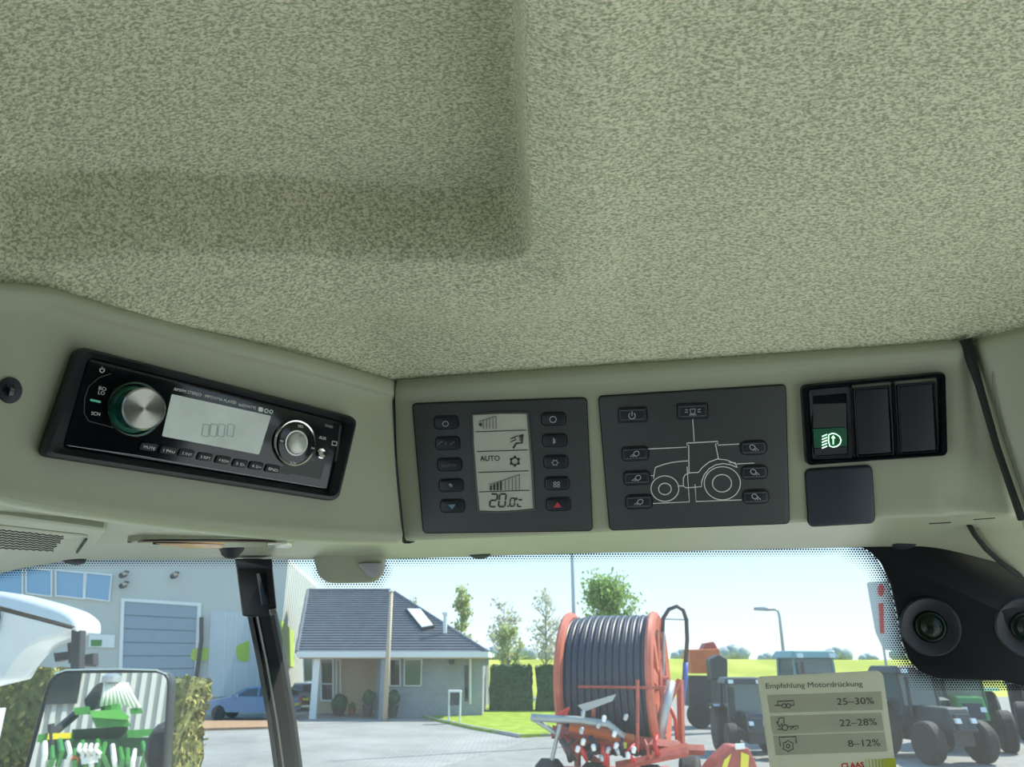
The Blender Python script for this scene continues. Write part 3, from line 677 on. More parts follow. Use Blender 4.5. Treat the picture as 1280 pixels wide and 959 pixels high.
mb.stroke(t2, zs((205, 492), (222, 485), (240, 489), (256, 501), (262, 517), (257, 534), (243, 545), (226, 549), (210, 544), (204, 520)), 1.2, .0008, True)
mb.stroke(t2, zs((226, 536), (226, 500)), 1.3, .0008); mb.stroke(t2, zs((219, 508), (226, 497), (234, 508)), 1.2, .0008)
for k in range(5): mb.stroke(t2, zs((174, 500 + k * 13.5), (198, 490 + k * 13.5)), 1.2, .0008)
mb.build('symbol', 'lit_symbol', gp_, label='glowing headlamp symbol with an upward arrow')
for nm, q in (('middle blank rocker switch in the black bezel', ((315, 278), (486, 264), (502, 582), (332, 594))), ('rightmost blank rocker switch in the black bezel', ((516, 262), (692, 246), (708, 570), (532, 582)))):
    ss = thing('rocker_switch', nm, 'switch', PB.at(*zs(q[2])[0], 0), 'rocker switches in the bezel')
    o = rq(zs(*q), 2.5); mb = MB(); mb.frame(PB, [(o, -.003), (o, .0028), (offset(o, 1.6), .0032), (offset(o, 2.6), .0012)]); mb.build('collar', 'switch_black', ss, smooth=True)
    tt = Tilt(PB, q[0][1] / 3.69 + 410, .0010, q[2][1] / 3.69 + 410, .0045)
    mb = MB(); mb.prism(tt, rq(offset(zs(*q), 3), 3), -.004, .0012, .0006); mb.build('rocker', 'switch_black', ss, smooth=True)
o = rq(zs((98, 655), (400, 635), (415, 895), (115, 912)), 7)
bk = thing('blanking_plate', 'square dark blue-grey blanking plate under the rocker switches', 'cover', PB.at(1050, 655, 0))
mb = MB(); mb.frame(PB, [(offset(o, -1.5), -.001), (offset(o, -1.5), .0008), (o, .001), (o, -.001)]); mb.build('edge_gap', 'seam_dark', bk)
mb = MB(); mb.prism(PB, o, -.001, .0026, .0009); mb.build('plate', mat('blank_blue', (.030, .040, .050), .45, bump=.1, bscale=900), bk, smooth=True)

# ------------------------------------------------------------------ header fittings
class HS:                                                      # underside lining, roughly level, just below it
    def __init__(s, z): s.z = z
    def base(s, x, y): r = ray(x, y); return ORG + r * ((s.z) / r[2])
    def at(s, x, y, h=0): return s.base(x, y) + V3(0, 0, -h)
    def nor(s, x, y): return V3(0, 0, -1)
vq = [(-60, 632), (0, 641), (100, 653), (135, 659), (128, 668), (100, 676), (75, 692), (0, 688), (-60, 684)]
def plane3(a, b, c, off):                                    # plane through three lining points, moved towards the cab
    n = nrm(np.cross(b - a, c - a)); n = -n if np.dot(n, a - ORG) > 0 else n
    return Plane(a + n * off, n)
vs_ = plane3(r0[2], r0[4], r9[3], .0035)
vent = thing('air_vent', 'grey-green rectangular air vent grille with wavy slots below the radio console', 'vent', vs_.base(20, 672))
mb = MB(); mb.prism(vs_, rq([(-80, 630), (0, 641), (135, 659), (114, 684), (0, 686), (-80, 686)], [0, 0, 6, 8, 0, 0], 4), -.006, .002, .0012); mb.build('surround', 'console_plastic', vent, smooth=True)
mb = MB(); mb.prism(vs_, rq([(-80, 643), (0, 652), (112, 665), (98, 684), (0, 683.5), (-80, 682)], [0, 0, 3, 3, 0, 0], 3), .001, .0032, .0008); gf = mb.build('grille', 'console_plastic', vent, smooth=True)
mb = MB()
for r in range(8):
    y0 = 656.5 + r * 3.3; x1 = 84 - r * 2.0
    mb.stroke(vs_, [(x, y0 + .108 * x + ((k % 2) * 1.5 - .75) - .008 * r * x) for k, x in enumerate(np.arange(-70, x1, 4.2))], 1.0, .0036)
sl = mb.build('slot', 'seam_dark', gf)
mb = MB(); mb.prism(vs_, rq([(108.5, 667), (111, 668), (98.5, 686), (96, 685)], .8), .003, .0040); mb.build('adjuster', 'seam_dark', gf)
# slim lamp with amber lens
lz = lambda x, y: .66
ls = plane3(r0[5], r0[6], r9[5], .003)
lampo = thing('cab_lamp', 'slim recessed cab lamp with an amber lens below the radio console', 'lamp', ls.base(260, 680))
mb = MB(); mb.prism(ls, rq([(158, 677), (190, 674), (270, 673.5), (352, 675), (368, 677), (368, 680), (340, 683), (270, 684.5), (210, 683), (170, 679)], 2), -.004, .0006, .0005); mb.build('housing', 'console_plastic', lampo, smooth=True)
mb = MB(); mb.stroke(ls, [(172, 675.2), (200, 674.6), (270, 674.4), (330, 675.2), (345, 676)], 1.6, .0016); mb.build('slot', mat('lamp_brown', (.07, .035, .015), .5), lampo)
mb = MB(); mb.prism(ls, rq([(190, 676), (235, 675.6), (282, 676), (278, 683), (235, 682.6), (205, 679)], 1.5), 0, .0022, .0008); mb.build('lens', 'amber_lens', lampo, smooth=True)
mb = MB(); mb.prism(ls, rq([(334, 676), (360, 675), (367, 678), (364, 682), (335, 683)], 2), 0, .003, .0008); mb.build('lens_end', 'clear_lens', lampo, smooth=True, label='pale clear end of the lens')
# black cone bracket at top of pillar
cn = thing('pivot_bracket', 'small black tapered bracket above the slim pillar top', 'bracket', pt(292, 690, .70))
mb = MB(); mb.lathe(pt(290, 682, .668), (-.15, .2, -1), [(.011, 0), (.0105, .003), (.007, .009), (.004, .011)], 24); mb.build('cone', 'switch_black', cn, smooth=True)

# sensor cover
sens = thing('sensor_cover', 'rounded grey-green plastic sensor cover hanging below the header lining', 'sensor', WS.at(438, 700, 0))
q = rq([(393, 682), (484, 682), (480, 726), (404, 727)], [1, 1, 18, 20], 6)
mb = MB(); mb.prism(WS, q, .002, .028, .003); mb.build('body', 'console_plastic', sens, smooth=True)
mb = MB(); mb.prism(WS, rq([(451, 702), (481, 701), (477, 716), (470, 720), (462, 716)], 3), .028, .0315, .001); mb.build('window', mat('sensor_window', (.42, .43, .44), .2), sens, smooth=True, label='light grey side window')

# ------------------------------------------------------------------ slim pillar
post = thing('window_post', 'slim black post beside the windscreen with a latch bracket at its top', 'pillar', pt(320, 705, .74))
pp = [(303, 700), (316, 760), (330, 830), (342, 900), (350, 959), (362, 1040), (378, 1140)]
cross = [(-.0150, .0), (-.0145, -.006), (-.009, -.0085), (-.0085, -.0055), (-.0065, -.0055), (-.006, -.0095), (.009, -.0110), (.0125, -.008), (.0135, .0), (.010, .012), (-.010, .012)]
mb = MB(); N = len(pp); vs = []
for i, (x, y) in enumerate(pp):
    c = pt(x + 12, y, .74 + i * .012)
    for a, b_ in cross: vs.append(c + V3(a, b_, 0))
n = len(cross); fs = [(i * n + k, i * n + (k + 1) % n, (i + 1) * n + (k + 1) % n, (i + 1) * n + k) for i in range(N - 1) for k in range(n)]
mb.add(vs, fs); mb.build('profile', mat('post_black', (.008, .009, .011), .4, spec=.25), post, smooth=True)
mb = MB(); mb.tube([pt(x + 3 + i * .4, y, .73 + i * .012) for i, (x, y) in enumerate(pp)], .0011, 6); mb.build('edge_strip', mat('dull_silver', (.25, .25, .23), .35, metal=.7), post, smooth='all', label='thin dull silver strip')
mb = MB(); mb.prism(LSp := type('P', (), {'base': lambda s, x, y: pt(x, y, .738), 'at': lambda s, x, y, h=0: pt(x, y, .738 - h), 'nor': lambda s, x, y: nrm(-ray(x, y))})(), rq([(294, 700), (340, 700), (341, 712), (346, 762), (334, 770), (312, 772), (303, 770)], 2), -.006, .010, .002); mb.build('bracket', 'black_plastic', post, smooth=True)
mb = MB(); mb.prism(LSp, rq([(293, 699), (340, 699), (341, 711), (296, 711)], 2), .009, .0135, .001); mb.build('bracket_cap', 'black_plastic', post, smooth=True)
mb = MB(); mb.prism(LSp, rq([(320, 716), (333, 715), (338, 757), (327, 758)], 2), .009, .013, .001); mb.build('latch', 'gloss_black', post, smooth=True)
mb = MB(); mb.prism(LSp, rq([(336, 762), (345, 760), (347, 767), (338, 770)], 1), .004, .012, .001); mb.build('screw', 'dull_silver', post, label='small dull metal screw end')

# ------------------------------------------------------------------ windscreen, frit, camera cover, card
mb = MB(); rails = [[WS.at(x, y, 0) for x in (-420, -200, 0, 220, 440, 640, 860, 1080, 1300, 1560)] for y in (676, 760, 860, 960, 1080, 1250)]
loft(mb, rails, 60, 5)
win = mb.build('window_1', 'windscreen_glass', smooth='all', recalc=False); tag(win, 'clear windscreen with a dotted black border', kind='structure')
frit = [(1067, 681), (1085, 688), (1100, 703), (1112, 730), (1120, 765), (1126, 800), (1135, 825), (1150, 840), (1172, 848), (1250, 850), (1280, 858), (1340, 868)]
def dpoly(x, y, L):
    return min(_ds(x, y, a, b) for a, b in zip(L[:-1], L[1:]))
def _ds(x, y, a, b):
    ex, ey = b[0] - a[0], b[1] - a[1]; t = max(0, min(1, ((x - a[0]) * ex + (y - a[1]) * ey) / (ex * ex + ey * ey))); return math.hypot(x - a[0] - t * ex, y - a[1] - t * ey)
topedge = [(-60, 726), (0, 716), (60, 704), (110, 699), (250, 698), (400, 698), (500, 697), (665, 692), (885, 687), (1015, 684), (1067, 682)]
sedge = [(396, 690), (402, 716), (412, 725), (471, 725), (479, 715), (482, 690)]
mb = MB(); PT = 3.35
for r in range(0, 62):
    for k in range(0, 420):
        x = -60 + k * PT + (r % 2) * PT / 2; y = 684 + r * PT * .87 * 1.0
        yt = np.interp(x, [p[0] for p in topedge], [p[1] for p in topedge])
        rad_ = 0
        if x < 1085 and y > yt - 3:
            d = y - yt; 
            if d < 13: rad_ = max(rad_, 1.5 * (1 - d / 16))
        if 370 < x < 510 and y > 695:
            d = dpoly(x, y, sedge)
            if d < 15: rad_ = max(rad_, 1.5 * (1 - d / 18))
        if x > 1040 and y > 680:
            d = dpoly(x, y, frit)
            yy = np.interp(x, [p[0] for p in frit], [p[1] for p in frit])
            if y > yy and d < 24 and y < 885: rad_ = max(rad_, 1.75 * (1 - d / 30))
        if rad_ > .35:
            mb.add([WS.at(px, py, .0012) for px, py in ell(x, y, rad_, rad_, 6)], [(0, 1, 2, 3, 4, 5)])
o = mb.build('frit_dots', 'frit_black', win, recalc=False); tag(o, kind='stuff')
cov = thing('camera_cover', 'large black cover behind the glass in the upper right corner with round lenses', 'cover', WS.at(1200, 860, .01))
cq = rq([(1050, 665), (1067, 681), (1085, 688), (1100, 703), (1112, 730), (1120, 765), (1126, 800), (1135, 825), (1150, 840), (1172, 848), (1250, 850), (1280, 858), (1380, 872), (1480, 872), (1480, 700), (1380, 640), (1200, 650)], 4, 2)
mb = MB(); mb.prism(WS, cq, .002, .0045, .001); mb.build('panel', 'frit_black', cov, smooth=True)
for x, y in ((1160, 782), (1280, 783)):
    c = WS.base(x, y); n_ = WS.nor(x, y); r1 = 29 / F * .88
    mb = MB(); mb.lathe(c, n_, [(r1, .003), (r1, .008), (r1 * .95, .0095), (r1 * .90, .0085), (r1 * .55, .0075), (r1 * .52, .006)], 48); rg = mb.build('lens_ring', mat('ring_black', (.02, .021, .026), .4), cov, smooth=True)
    mb = MB(); mb.lathe(c, n_, [(r1 * .52, .0055), (r1 * .50, .0095), (r1 * .42, .0105), (r1 * .36, .009), (r1 * .30, .0115), (r1 * .15, .014), (0, .0145)], 40); mb.build('lens', 'lens_dark', rg, smooth='all')

zk = zmap(940, 830, 6.737)
card = thing('sticker_card', 'pale grey-green card of engine speed drop advice stuck to the windscreen', 'sticker', WS.at(1040, 960, .003))
class KS:
    def __init__(s): s.P = Plane(WS.at(1035, 900, .006), WS.nor(1035, 900))
    def base(s, x, y): return s.P.base(x, y)
    def at(s, x, y, h=0): return s.P.at(x, y, h)
    def nor(s, x, y): return s.P.n
ks = KS()
mb = MB(); mb.prism(ks, rq([(946.5, 846), (1103, 838), (1124, 992), (968, 1000)], [5, 10, 3, 3]), 0, .0008); mb.build('card', 'card_face', card)
for q in (((125, 262), (1085, 232), (1100, 385), (150, 412)), ((150, 440), (1085, 408), (1110, 560), (175, 592)), ((175, 605), (1110, 575), (1140, 735), (200, 768))):
    mb = MB(); mb.prism(ks, zk(*q), .0007, .0010); mb.build('band', 'card_band', card, label='slightly darker table row')
text(ks, 'Empfehlung Motordrückung', zk((118, 205))[0], zk((930, 186))[0], 6.4, 'card_ink', card, .0013)
text(ks, '25–30%', zk((716, 343))[0], zk((1025, 334))[0], 8.2, 'card_ink', card, .0013)
text(ks, '22–28%', zk((740, 523))[0], zk((1050, 512))[0], 8.2, 'card_ink', card, .0013)
text(ks, '8–12%', zk((810, 696))[0], zk((1078, 687))[0], 8.2, 'card_ink', card, .0013)
text(ks, 'CLAAS', zk((752, 880))[0], zk((945, 868))[0], 6.5, 'card_red', card, .0013, bold=.03)
mb = MB(); mb.prism(ks, zk((1110, 795), (1205, 792), (1225, 1000), (1130, 1000)), .0007, .0011)
for k in range(6): mb.stroke(ks, zk((955 + k * 28, 800), (965 + k * 28, 950)), .4 + k * .45, .0013)
mb.build('lime_stripes', 'card_lime', card)
mb = MB(); K = lambda pts, c=False, w=.95: mb.stroke(ks, zk(*pts), w, .0013, c)
K([(190, 350), (250, 348)]); K([(215, 345), (215, 315), (350, 308), (350, 345), (325, 348)]); K(ell(268, 352, 18, 18, 16), True); K(ell(305, 351, 18, 18, 16), True)
mb.build('trailer_symbol', 'card_ink', card)
mb = MB(); K([(215, 500), (225, 455), (268, 452), (268, 500)]); K([(205, 485), (232, 530), (255, 500)]); K(ell(276, 535, 24, 24, 18), True); K([(215, 550), (250, 550)]); K([(300, 528), (385, 522), (385, 545)]); K([(320, 550), (350, 530)]); K([(355, 548), (372, 546)])
mb.build('tractor_symbol', 'card_ink', card)
mb = MB(); K([(238, 690), (226, 616), (366, 610), (372, 665)]); K([(303 + (50 if k % 2 else 38) * math.cos(k * math.pi / 6 * 1.0), 690 + (50 if k % 2 else 38) * math.sin(k * math.pi / 6)) for k in range(12)], True); K(ell(303, 690, 15, 15, 14), True)
mb.build('shaft_symbol', 'card_ink', card)
#@@OUTSIDE@@
# ================================================================== OUTSIDE
mat('steel_white', (.52, .53, .49), .5, var=.03, vscale=.5)
mat('wall_white', (.50, .51, .46), .7, var=.04, vscale=.4)
mat('door_blue', (.25, .32, .38), .5, var=.05)
mat('pane_blue', (.16, .34, .50), .08, spec=.8)
mat('pane_teal', (.05, .10, .11), .08, spec=.8)
mat('pane_dark', (.02, .03, .035), .05, spec=.8)
mat('pane_green', (.10, .16, .11), .08, spec=.8)
mat('white_frame', (.75, .76, .72), .5)
mat('poster_pale', (.50, .55, .56), .6, var=.06, vscale=.6)
mat('poster_lime', (.38, .52, .06), .6)
mat('trunk', (.30, .27, .22), .9, bump=.4, bscale=10)
mat('leaf_spring', (.42, .48, .20), .7, var=.3, vscale=3)
mat('leaf_green', (.27, .40, .12), .7, var=.3, vscale=3)
mat('leaf_pale', (.50, .50, .36), .8, var=.25, vscale=3)
mat('tree_far', (.34, .40, .39), .9, var=.2, vscale=.5)  # distance haze mixed into the crown colour
mat('hedge_green', (.035, .075, .028), .85, var=.5, vscale=6, bump=1, bscale=9)
mat('hedge_olive', (.13, .14, .035), .85, var=.5, vscale=7, bump=1, bscale=12)
mat('hedge_top', (.30, .27, .07), .85, var=.4, vscale=7, bump=1, bscale=12)
mat('kerb_stone', (.36, .35, .32), .85, var=.1)
mat('kerb_brown', (.36, .22, .12), .85, var=.15)
mat('orange_red', (.52, .115, .06), .45, var=.12, vscale=5)
mat('orange_paint', (.60, .14, .035), .45, var=.1, vscale=3)
mat('rust_red', (.38, .07, .045), .55, var=.25, vscale=9)
mat('hose_navy', (.012, .022, .05), .45)
mat('hose_blue', (.06, .12, .42), .4)
mat('pipe_grey', (.36, .37, .36), .4, metal=.5)
mat('cap_white', (.80, .78, .72), .4)
mat('tyre', (.016, .016, .017), .8, bump=.5, bscale=12)
mat('dark_metal', (.03, .032, .036), .5, var=.2)
mat('galvanised', (.42, .44, .44), .4, metal=.6)
mat('wood_beige', (.50, .40, .28), .7)
mat('paint_blue', (.10, .20, .36), .25, coat=.8)
mat('paint_black', (.014, .017, .018), .25, coat=.8)
mat('paint_green', (.045, .22, .04), .35, coat=.4)
mat('paint_dgreen', (.03, .10, .045), .4)
mat('paint_yellow', (.75, .60, .03), .4)
mat('paint_white', (.55, .58, .58), .3, coat=.5)
mat('paint_teal', (.12, .27, .28), .35, coat=.3)
mat('paint_grey', (.035, .04, .042), .45)
mat('tail_red', (.45, .02, .03), .25)
mat('head_light', (.75, .78, .75), .1, spec=1)
mat('roof_slate', (.12, .135, .16), .7, var=.12, vscale=2)
mat('wall_beige', (.55, .42, .27), .8, var=.06)
mat('cab_trim_dark', (.10, .10, .095), .7, bump=.1, bscale=300)
mat('bonnet_lime', (.52, .64, .20), .45)
glass_mat('tinted_glass', (.10, .11, .10), 1.0)
mat('seat_cloth', (.05, .052, .055), .9, bump=.3, bscale=300)
brick_mat('wall_brick', (.27, .30, .33), (.22, .25, .28), (.34, .35, .36), 4.0)
brick_mat('pavers', (.34, .33, .31), (.29, .28, .26), (.19, .19, .18), 1.6, ms=.02, axis='xy')
ramp_mat('asphalt', (.235, .23, .21), (.30, .29, .265), .3, .7, 1.2, .9, .2, dist=.004)
ramp_mat('lawn_grass', (.20, .29, .02), (.32, .40, .05), .35, .7, 1.6, .9, .5, dist=.03)
ramp_mat('field_grass', (.30, .34, .05), (.46, .46, .09), .35, .7, .25, .9, .3, dist=.05)

# ---- unseen cab parts round the camera, most added to steer its light
cabm = MB()
for sx in (-1, 1): cabm.box((sx * .76, -.95, 2.0), (.09, .10, 1.9))
cabm.box((0, -1.0, 1.55), (1.6, .05, .95)); cabm.box((0, -1.0, 2.80), (1.6, .05, .36)); cabm.box((0, -.75, 2.99), (1.6, .55, .04)); cabm.box((0, -.1, 1.06), (1.6, 1.9, .05)); cabm.box((0, -1.0, 2.0), (.3, .04, .1))
tag(cabm.build('cab_floor', 'cab_trim_dark'), 'dark cab floor and rear posts', kind='structure')  # out of view, added to darken what lies behind the camera
bon = thing('bonnet', 'lime green tractor bonnet below the windscreen', 'bonnet', (0, 2.4, 1.0))  # out of view, added and sized to bounce sunlight onto the headliner
rw_ = thing('rear_window', 'dark tinted rear window behind the seat', 'window', (0, -1.0, 2.0)); MB().box((0, -1.0, 2.32), (1.46, .01, .60)).build('pane', 'tinted_glass', rw_)  # unseen tinted pane, added to hold back light from the rear
for sx, sn in ((-1, 'left'), (1, 'right')):
    qw = thing('shade_quarter_window', 'dark tinted rear quarter window on the %s side of the cab' % sn, 'window', (sx * .78, -.6, 1.1)); MB().box((sx * .78, -.62, 2.02), (.01, .72, 1.85)).build('pane', 'tinted_glass', qw)  # unseen dark panes at both sides, added to shade the recess wall
    MB().box((sx * .78, -.24, 2.02), (.06, .09, 1.9)).build('post', 'cab_trim_dark', qw)
MB().box((0, 2.42, 1.52), (1.3, 2.9, .98)).build('hood', 'bonnet_lime', bon, bevel=.12)
dsh = MB().box((0, .75, 1.55), (.7, .25, .35)).build('dashboard', 'cab_trim_dark', bevel=.05); tag(dsh, 'dark dashboard below the windscreen', 'dashboard')
st = thing('driver_seat', 'dark cloth driver seat standing on the cab floor behind the camera', 'seat', (0, -.45, 1.09))  # unseen seat, added and kept dark to reduce bounce from behind
MB().box((0, -.45, 1.30), (.35, .40, .38)).build('seat_base', 'cab_trim_dark', st, bevel=.03)
MB().box((0, -.42, 1.56), (.52, .52, .14)).build('seat_cushion', 'seat_cloth', st, bevel=.05)
MB().box((0, -.72, 1.98), (.50, .14, .76), Matrix.Rotation(.12, 3, 'X')).build('backrest', 'seat_cloth', st, bevel=.05)

# ---- ground
def sheet(pts, z, name, m, th=.05):
    return MB().quadbox(*[V3(x, y, z) for x, y in pts], V3(0, 0, -th)).build(name, m) if len(pts) == 4 else None
o = sheet([(-160, -60), (160, -60), (160, 62), (-160, 62)], 0.0, 'ground', 'asphalt', .2); tag(o, 'pale grey asphalt yard', kind='structure')
mat('concrete', (.62, .61, .56), .85, var=.06, vscale=.6)
o = sheet([(-14, -9), (12, -9), (12, 13), (-14, 13)], 0.012, 'bounce_apron', 'concrete', .05); tag(o, 'pale concrete apron round the tractor', kind='structure')  # unseen pale slab, added to reflect sunlight up into the cab
o = sheet([(-160, 62), (160, 62), (400, 900), (-400, 900)], -.02, 'far_ground', 'field_grass', .2); tag(o, kind='structure')
def gpt(px, py, z=0.0): r = ray(px, py); return ORG + r * ((z - CAMZ) / r[2])
def polyslab(name, pix, z, m, th=.06):
    P = [gpt(x, y, z) for x, y in pix]; n = len(P); mb = MB(); mb.add(P + [p + V3(0, 0, -th) for p in P], [tuple(range(n))] + [(i, n + i, n + (i + 1) % n, (i + 1) % n) for i in range(n)]); return mb.build(name, m)
tag(polyslab('paved_strip', [(362, 893), (505, 886), (640, 915), (662, 926), (380, 1010), (230, 1100), (228, 916)], .012, 'pavers', .02), 'light grey block paving in front of the house', kind='structure')
lawn_px = [(500, 887), (560, 880), (640, 877), (740, 873), (760, 905), (700, 916), (650, 919), (590, 909), (540, 898)]
tag(polyslab('lawn', lawn_px, .10, 'lawn_grass', .12), 'mown green lawn', kind='structure')
mb = MB(); mb.tube([gpt(x, y + .8, .05) for x, y in [(500, 887), (540, 898), (590, 909), (650, 920), (700, 917), (760, 906)]], .09, 6); tag(mb.build('lawn_kerb', 'kerb_stone'), 'grey kerb round the lawn', kind='structure')
# brown edging and low kerb in front of the blue car
mb = MB(); a, b, c, d = gpt(222, 904), gpt(372, 904), gpt(372, 911), gpt(222, 915); mb.quadbox(a, b, c, d, V3(0, 0, .10)); tag(mb.build('kerb_bed', 'kerb_brown'), 'brown planted strip', kind='structure')
# grass embankment along the horizon
mb = MB(); R0, R1, R2 = [], [], []
for x in range(-120, 161, 8):
    R0.append(V3(x, 62, -.1)); R1.append(V3(x, 72, zat(825, 72) + .10 * math.sin(x * .13))); R2.append(V3(x, 90, zat(825, 72)))
loft(mb, [R0, R1, R2], 60, 3, crv=False); tag(mb.build('embankment', 'field_grass', smooth='all'), 'long yellow-green grass embankment on the horizon', kind='structure')

# ---- far trees along the horizon
rnd = random.Random(5)
def blob(mb, c, r, seed, n=10, m=7, sq=1.0):
    q = random.Random(seed); vs = []; 
    for i in range(m + 1):
        th = math.pi * i / m
        for k in range(n):
            ph = 2 * math.pi * k / n; rr = r * (1 + q.uniform(-.18, .18)); vs.append(V3(c[0] + rr * math.sin(th) * math.cos(ph), c[1] + rr * math.sin(th) * math.sin(ph), c[2] + sq * rr * math.cos(th)))
    mb.add(vs, [(i * n + k, i * n + (k + 1) % n, (i + 1) * n + (k + 1) % n, (i + 1) * n + k) for i in range(m) for k in range(n)])
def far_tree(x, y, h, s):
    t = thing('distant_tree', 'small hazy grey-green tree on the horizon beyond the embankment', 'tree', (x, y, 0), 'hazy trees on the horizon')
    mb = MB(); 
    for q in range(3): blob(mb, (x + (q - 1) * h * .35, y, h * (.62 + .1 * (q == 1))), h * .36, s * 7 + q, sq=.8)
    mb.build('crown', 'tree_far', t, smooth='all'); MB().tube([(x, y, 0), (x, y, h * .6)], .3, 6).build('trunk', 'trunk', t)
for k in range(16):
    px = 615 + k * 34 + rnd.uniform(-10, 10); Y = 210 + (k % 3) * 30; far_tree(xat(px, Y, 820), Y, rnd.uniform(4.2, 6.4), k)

# ---- warehouse
w0 = wp(-150, 860, 37.5)[:2]; w1 = wp(345, 860, 43)[:2]; w2 = wp(384, 860, 58)[:2]
HW = wp(345, 703, 43)[2]
wd = nrm(np.append(w1 - w0, 0)); wn = nrm(V3(wd[1], -wd[0], 0))
PWH = Plane(np.append(w0, 3), wn)
wh = thing('warehouse', 'pale metal-clad warehouse on the left with a row of blue windows', 'building', (*((w0 + w1) / 2), 0))
mb = MB(); 
def wallbox(mb, a, b, h, th=.3, z=0):
    d = nrm(np.append(b - a, 0)); n_ = V3(d[1], -d[0], 0); A, B = V3(*a, z), V3(*b, z); mb.quadbox(A, B, B + V3(0, 0, h), A + V3(0, 0, h), -n_ * th)
wallbox(mb, w0 - wd[:2] * 8, w1, HW); mb.build('front_wall', 'wall_white', wh)
mb = MB(); wallbox(mb, w1, w2, HW); mb.build('side_wall', 'steel_white', wh)
A, B, C_ = V3(*w1, HW), V3(*w2, HW), V3(*(w0 - wd[:2] * 8), HW); mb = MB(); mb.quadbox(A, B, B + (C_ - A), C_, V3(0, 0, .25)); mb.build('roof', 'steel_white', wh)
mb = MB(); 
dd = nrm(np.append(w2 - w1, 0)); 
for k in range(20):
    p = V3(*w1, 0) + dd * (k + .5) * np.linalg.norm(w2 - w1) / 20; mb.box((*p[:2], HW / 2), (.08, .08, HW))
o = mb.build('cladding_rib', 'steel_white', wh); tag(o, kind='stuff')
for q in (((-40, 702), (28, 710), (28, 745), (-40, 738)), ((34, 711), (64, 714), (64, 745), (34, 741)), ((71, 714), (105, 717), (104, 748), (71, 744)), ((109, 717), (139, 720), (136, 751), (107, 747))):
    mb = MB(); mb.frame(PWH, [(offset(q, -1.6), 0), (offset(q, -1.6), .12), (list(q), .12), (list(q), 0)]); wf = mb.build('window_frame', 'white_frame', wh)
    mb = MB(); mb.prism(PWH, list(q), .0, .04); mb.build('pane', 'pane_blue', wf)
mb = MB(); mb.prism(PWH, [(156, 752), (247, 758), (240, 915), (150, 930)], .0, .06); dr = mb.build('roller_door', 'door_blue', wh, label='large blue-grey roller door')
mb = MB()
for k in range(1, 9): mb.stroke(PWH, [(156 - k * .7, 752 + k * 17), (247 - k * .8, 758 + k * 15.5)], .6, .09)
mb.build('door_joint', 'paint_grey', dr)
mb = MB(); mb.frame(PWH, [([(152, 748), (252, 754), (245, 920), (145, 935)], 0), ([(152, 748), (252, 754), (245, 920), (145, 935)], .12), ([(156, 752), (247, 758), (240, 915), (150, 930)], .12), ([(156, 752), (247, 758), (240, 915), (150, 930)], 0)]); mb.build('door_frame', 'white_frame', wh)
mb = MB(); mb.prism(PWH, [(264, 764), (344, 768), (344, 868), (258, 872)], .0, .10); pst = mb.build('wall_panel', 'poster_pale', wh, label='pale panel with lime green patches')
mb = MB(); mb.prism(PWH, rq([(240, 811), (262, 810), (260, 826), (238, 826)], 5), .05, .14); mb.prism(PWH, rq([(294, 808), (312, 800), (311, 828), (297, 826)], 5), .05, .14); mb.build('lime_patch', 'poster_lime', pst)
mb = MB()
for k in range(5): mb.stroke(PWH, [(282 + k * 14, 766), (279 + k * 14, 870)], .7, .13)
mb.build('panel_joint', 'white_frame', pst)
mb = MB(); mb.tube([PWH.at(252, 772, .3), PWH.at(252, 800, .3), PWH.at(244, 860, .3), PWH.at(243, 905, .3)], .10, 8); mb.build('downpipe', 'paint_grey', wh)
mb = MB(); mb.prism(PWH, [(112, 793), (144, 794), (143, 810), (111, 809)], 0, .08); sg = mb.build('wall_sign', 'white_frame', wh, label='small white sign with a green patch')
mb = MB(); mb.prism(PWH, [(114, 800), (128, 800), (127, 808), (114, 808)], .08, .10); mb.build('sign_print', 'paint_green', sg)
mb = MB(); mb.prism(PWH, [(97, 824), (122, 825), (121, 833), (96, 832)], 0, .08); mb.build('dark_opening', 'pane_dark', wh)
for x, y in ((157, 718), (157, 731), (220, 719)):
    c = PWH.at(x, y, .3); mb = MB(); mb.lathe(c - V3(0, 0, .05), (-.3, -1, -.3), [(.10, -.1), (.14, 0), (.14, .25), (.10, .3), (0, .3)], 12); mb.box(c + V3(0, .18, .12), (.08, .4, .08)); o = mb.build('wall_floodlight', 'dark_metal', wh)
# lime banner on the side wall
PSW = Plane(V3(*w1, 3), V3(dd[1], -dd[0], 0))
mb = MB(); mb.prism(PSW, [(350, 775), (366, 790), (366, 834), (350, 832)], 0, .08); mb.build('lime_panel', 'poster_lime', wh, label='lime green panel on the side wall')

# ---- house
hs = thing('house', 'single-storey house with a dark slate hipped roof and a shaded porch', 'building', (xat(490, 42), 42, 0))
zE = zat(815, 38.6); YE = 38.6; YR = 45.0; YB = 52.0
xe0, xe1 = xat(371, YE, 815), xat(609, YE, 815); xr0, xr1 = xat(385, YR, 738), xat(489, YR, 738); zR = zat(738, YR)
E0, E1, E2, E3 = V3(xe0, YE, zE), V3(xe1, YE, zE), V3(xe1, YB, zE), V3(xe0, YB, zE); R0_, R1_ = V3(xr0, YR, zR), V3(xr1, YR, zR)
mb = MB(); mb.add([E0, E1, R1_, R0_, E2, E3] + [p - V3(0, 0, .2) for p in (E0, E1, R1_, R0_, E2, E3)], [(0, 1, 2, 3), (1, 4, 2), (4, 5, 3, 2), (5, 0, 3), (6, 7, 10, 11)[::-1]])
rf = mb.build('roof', 'roof_slate', hs)
mb = MB()
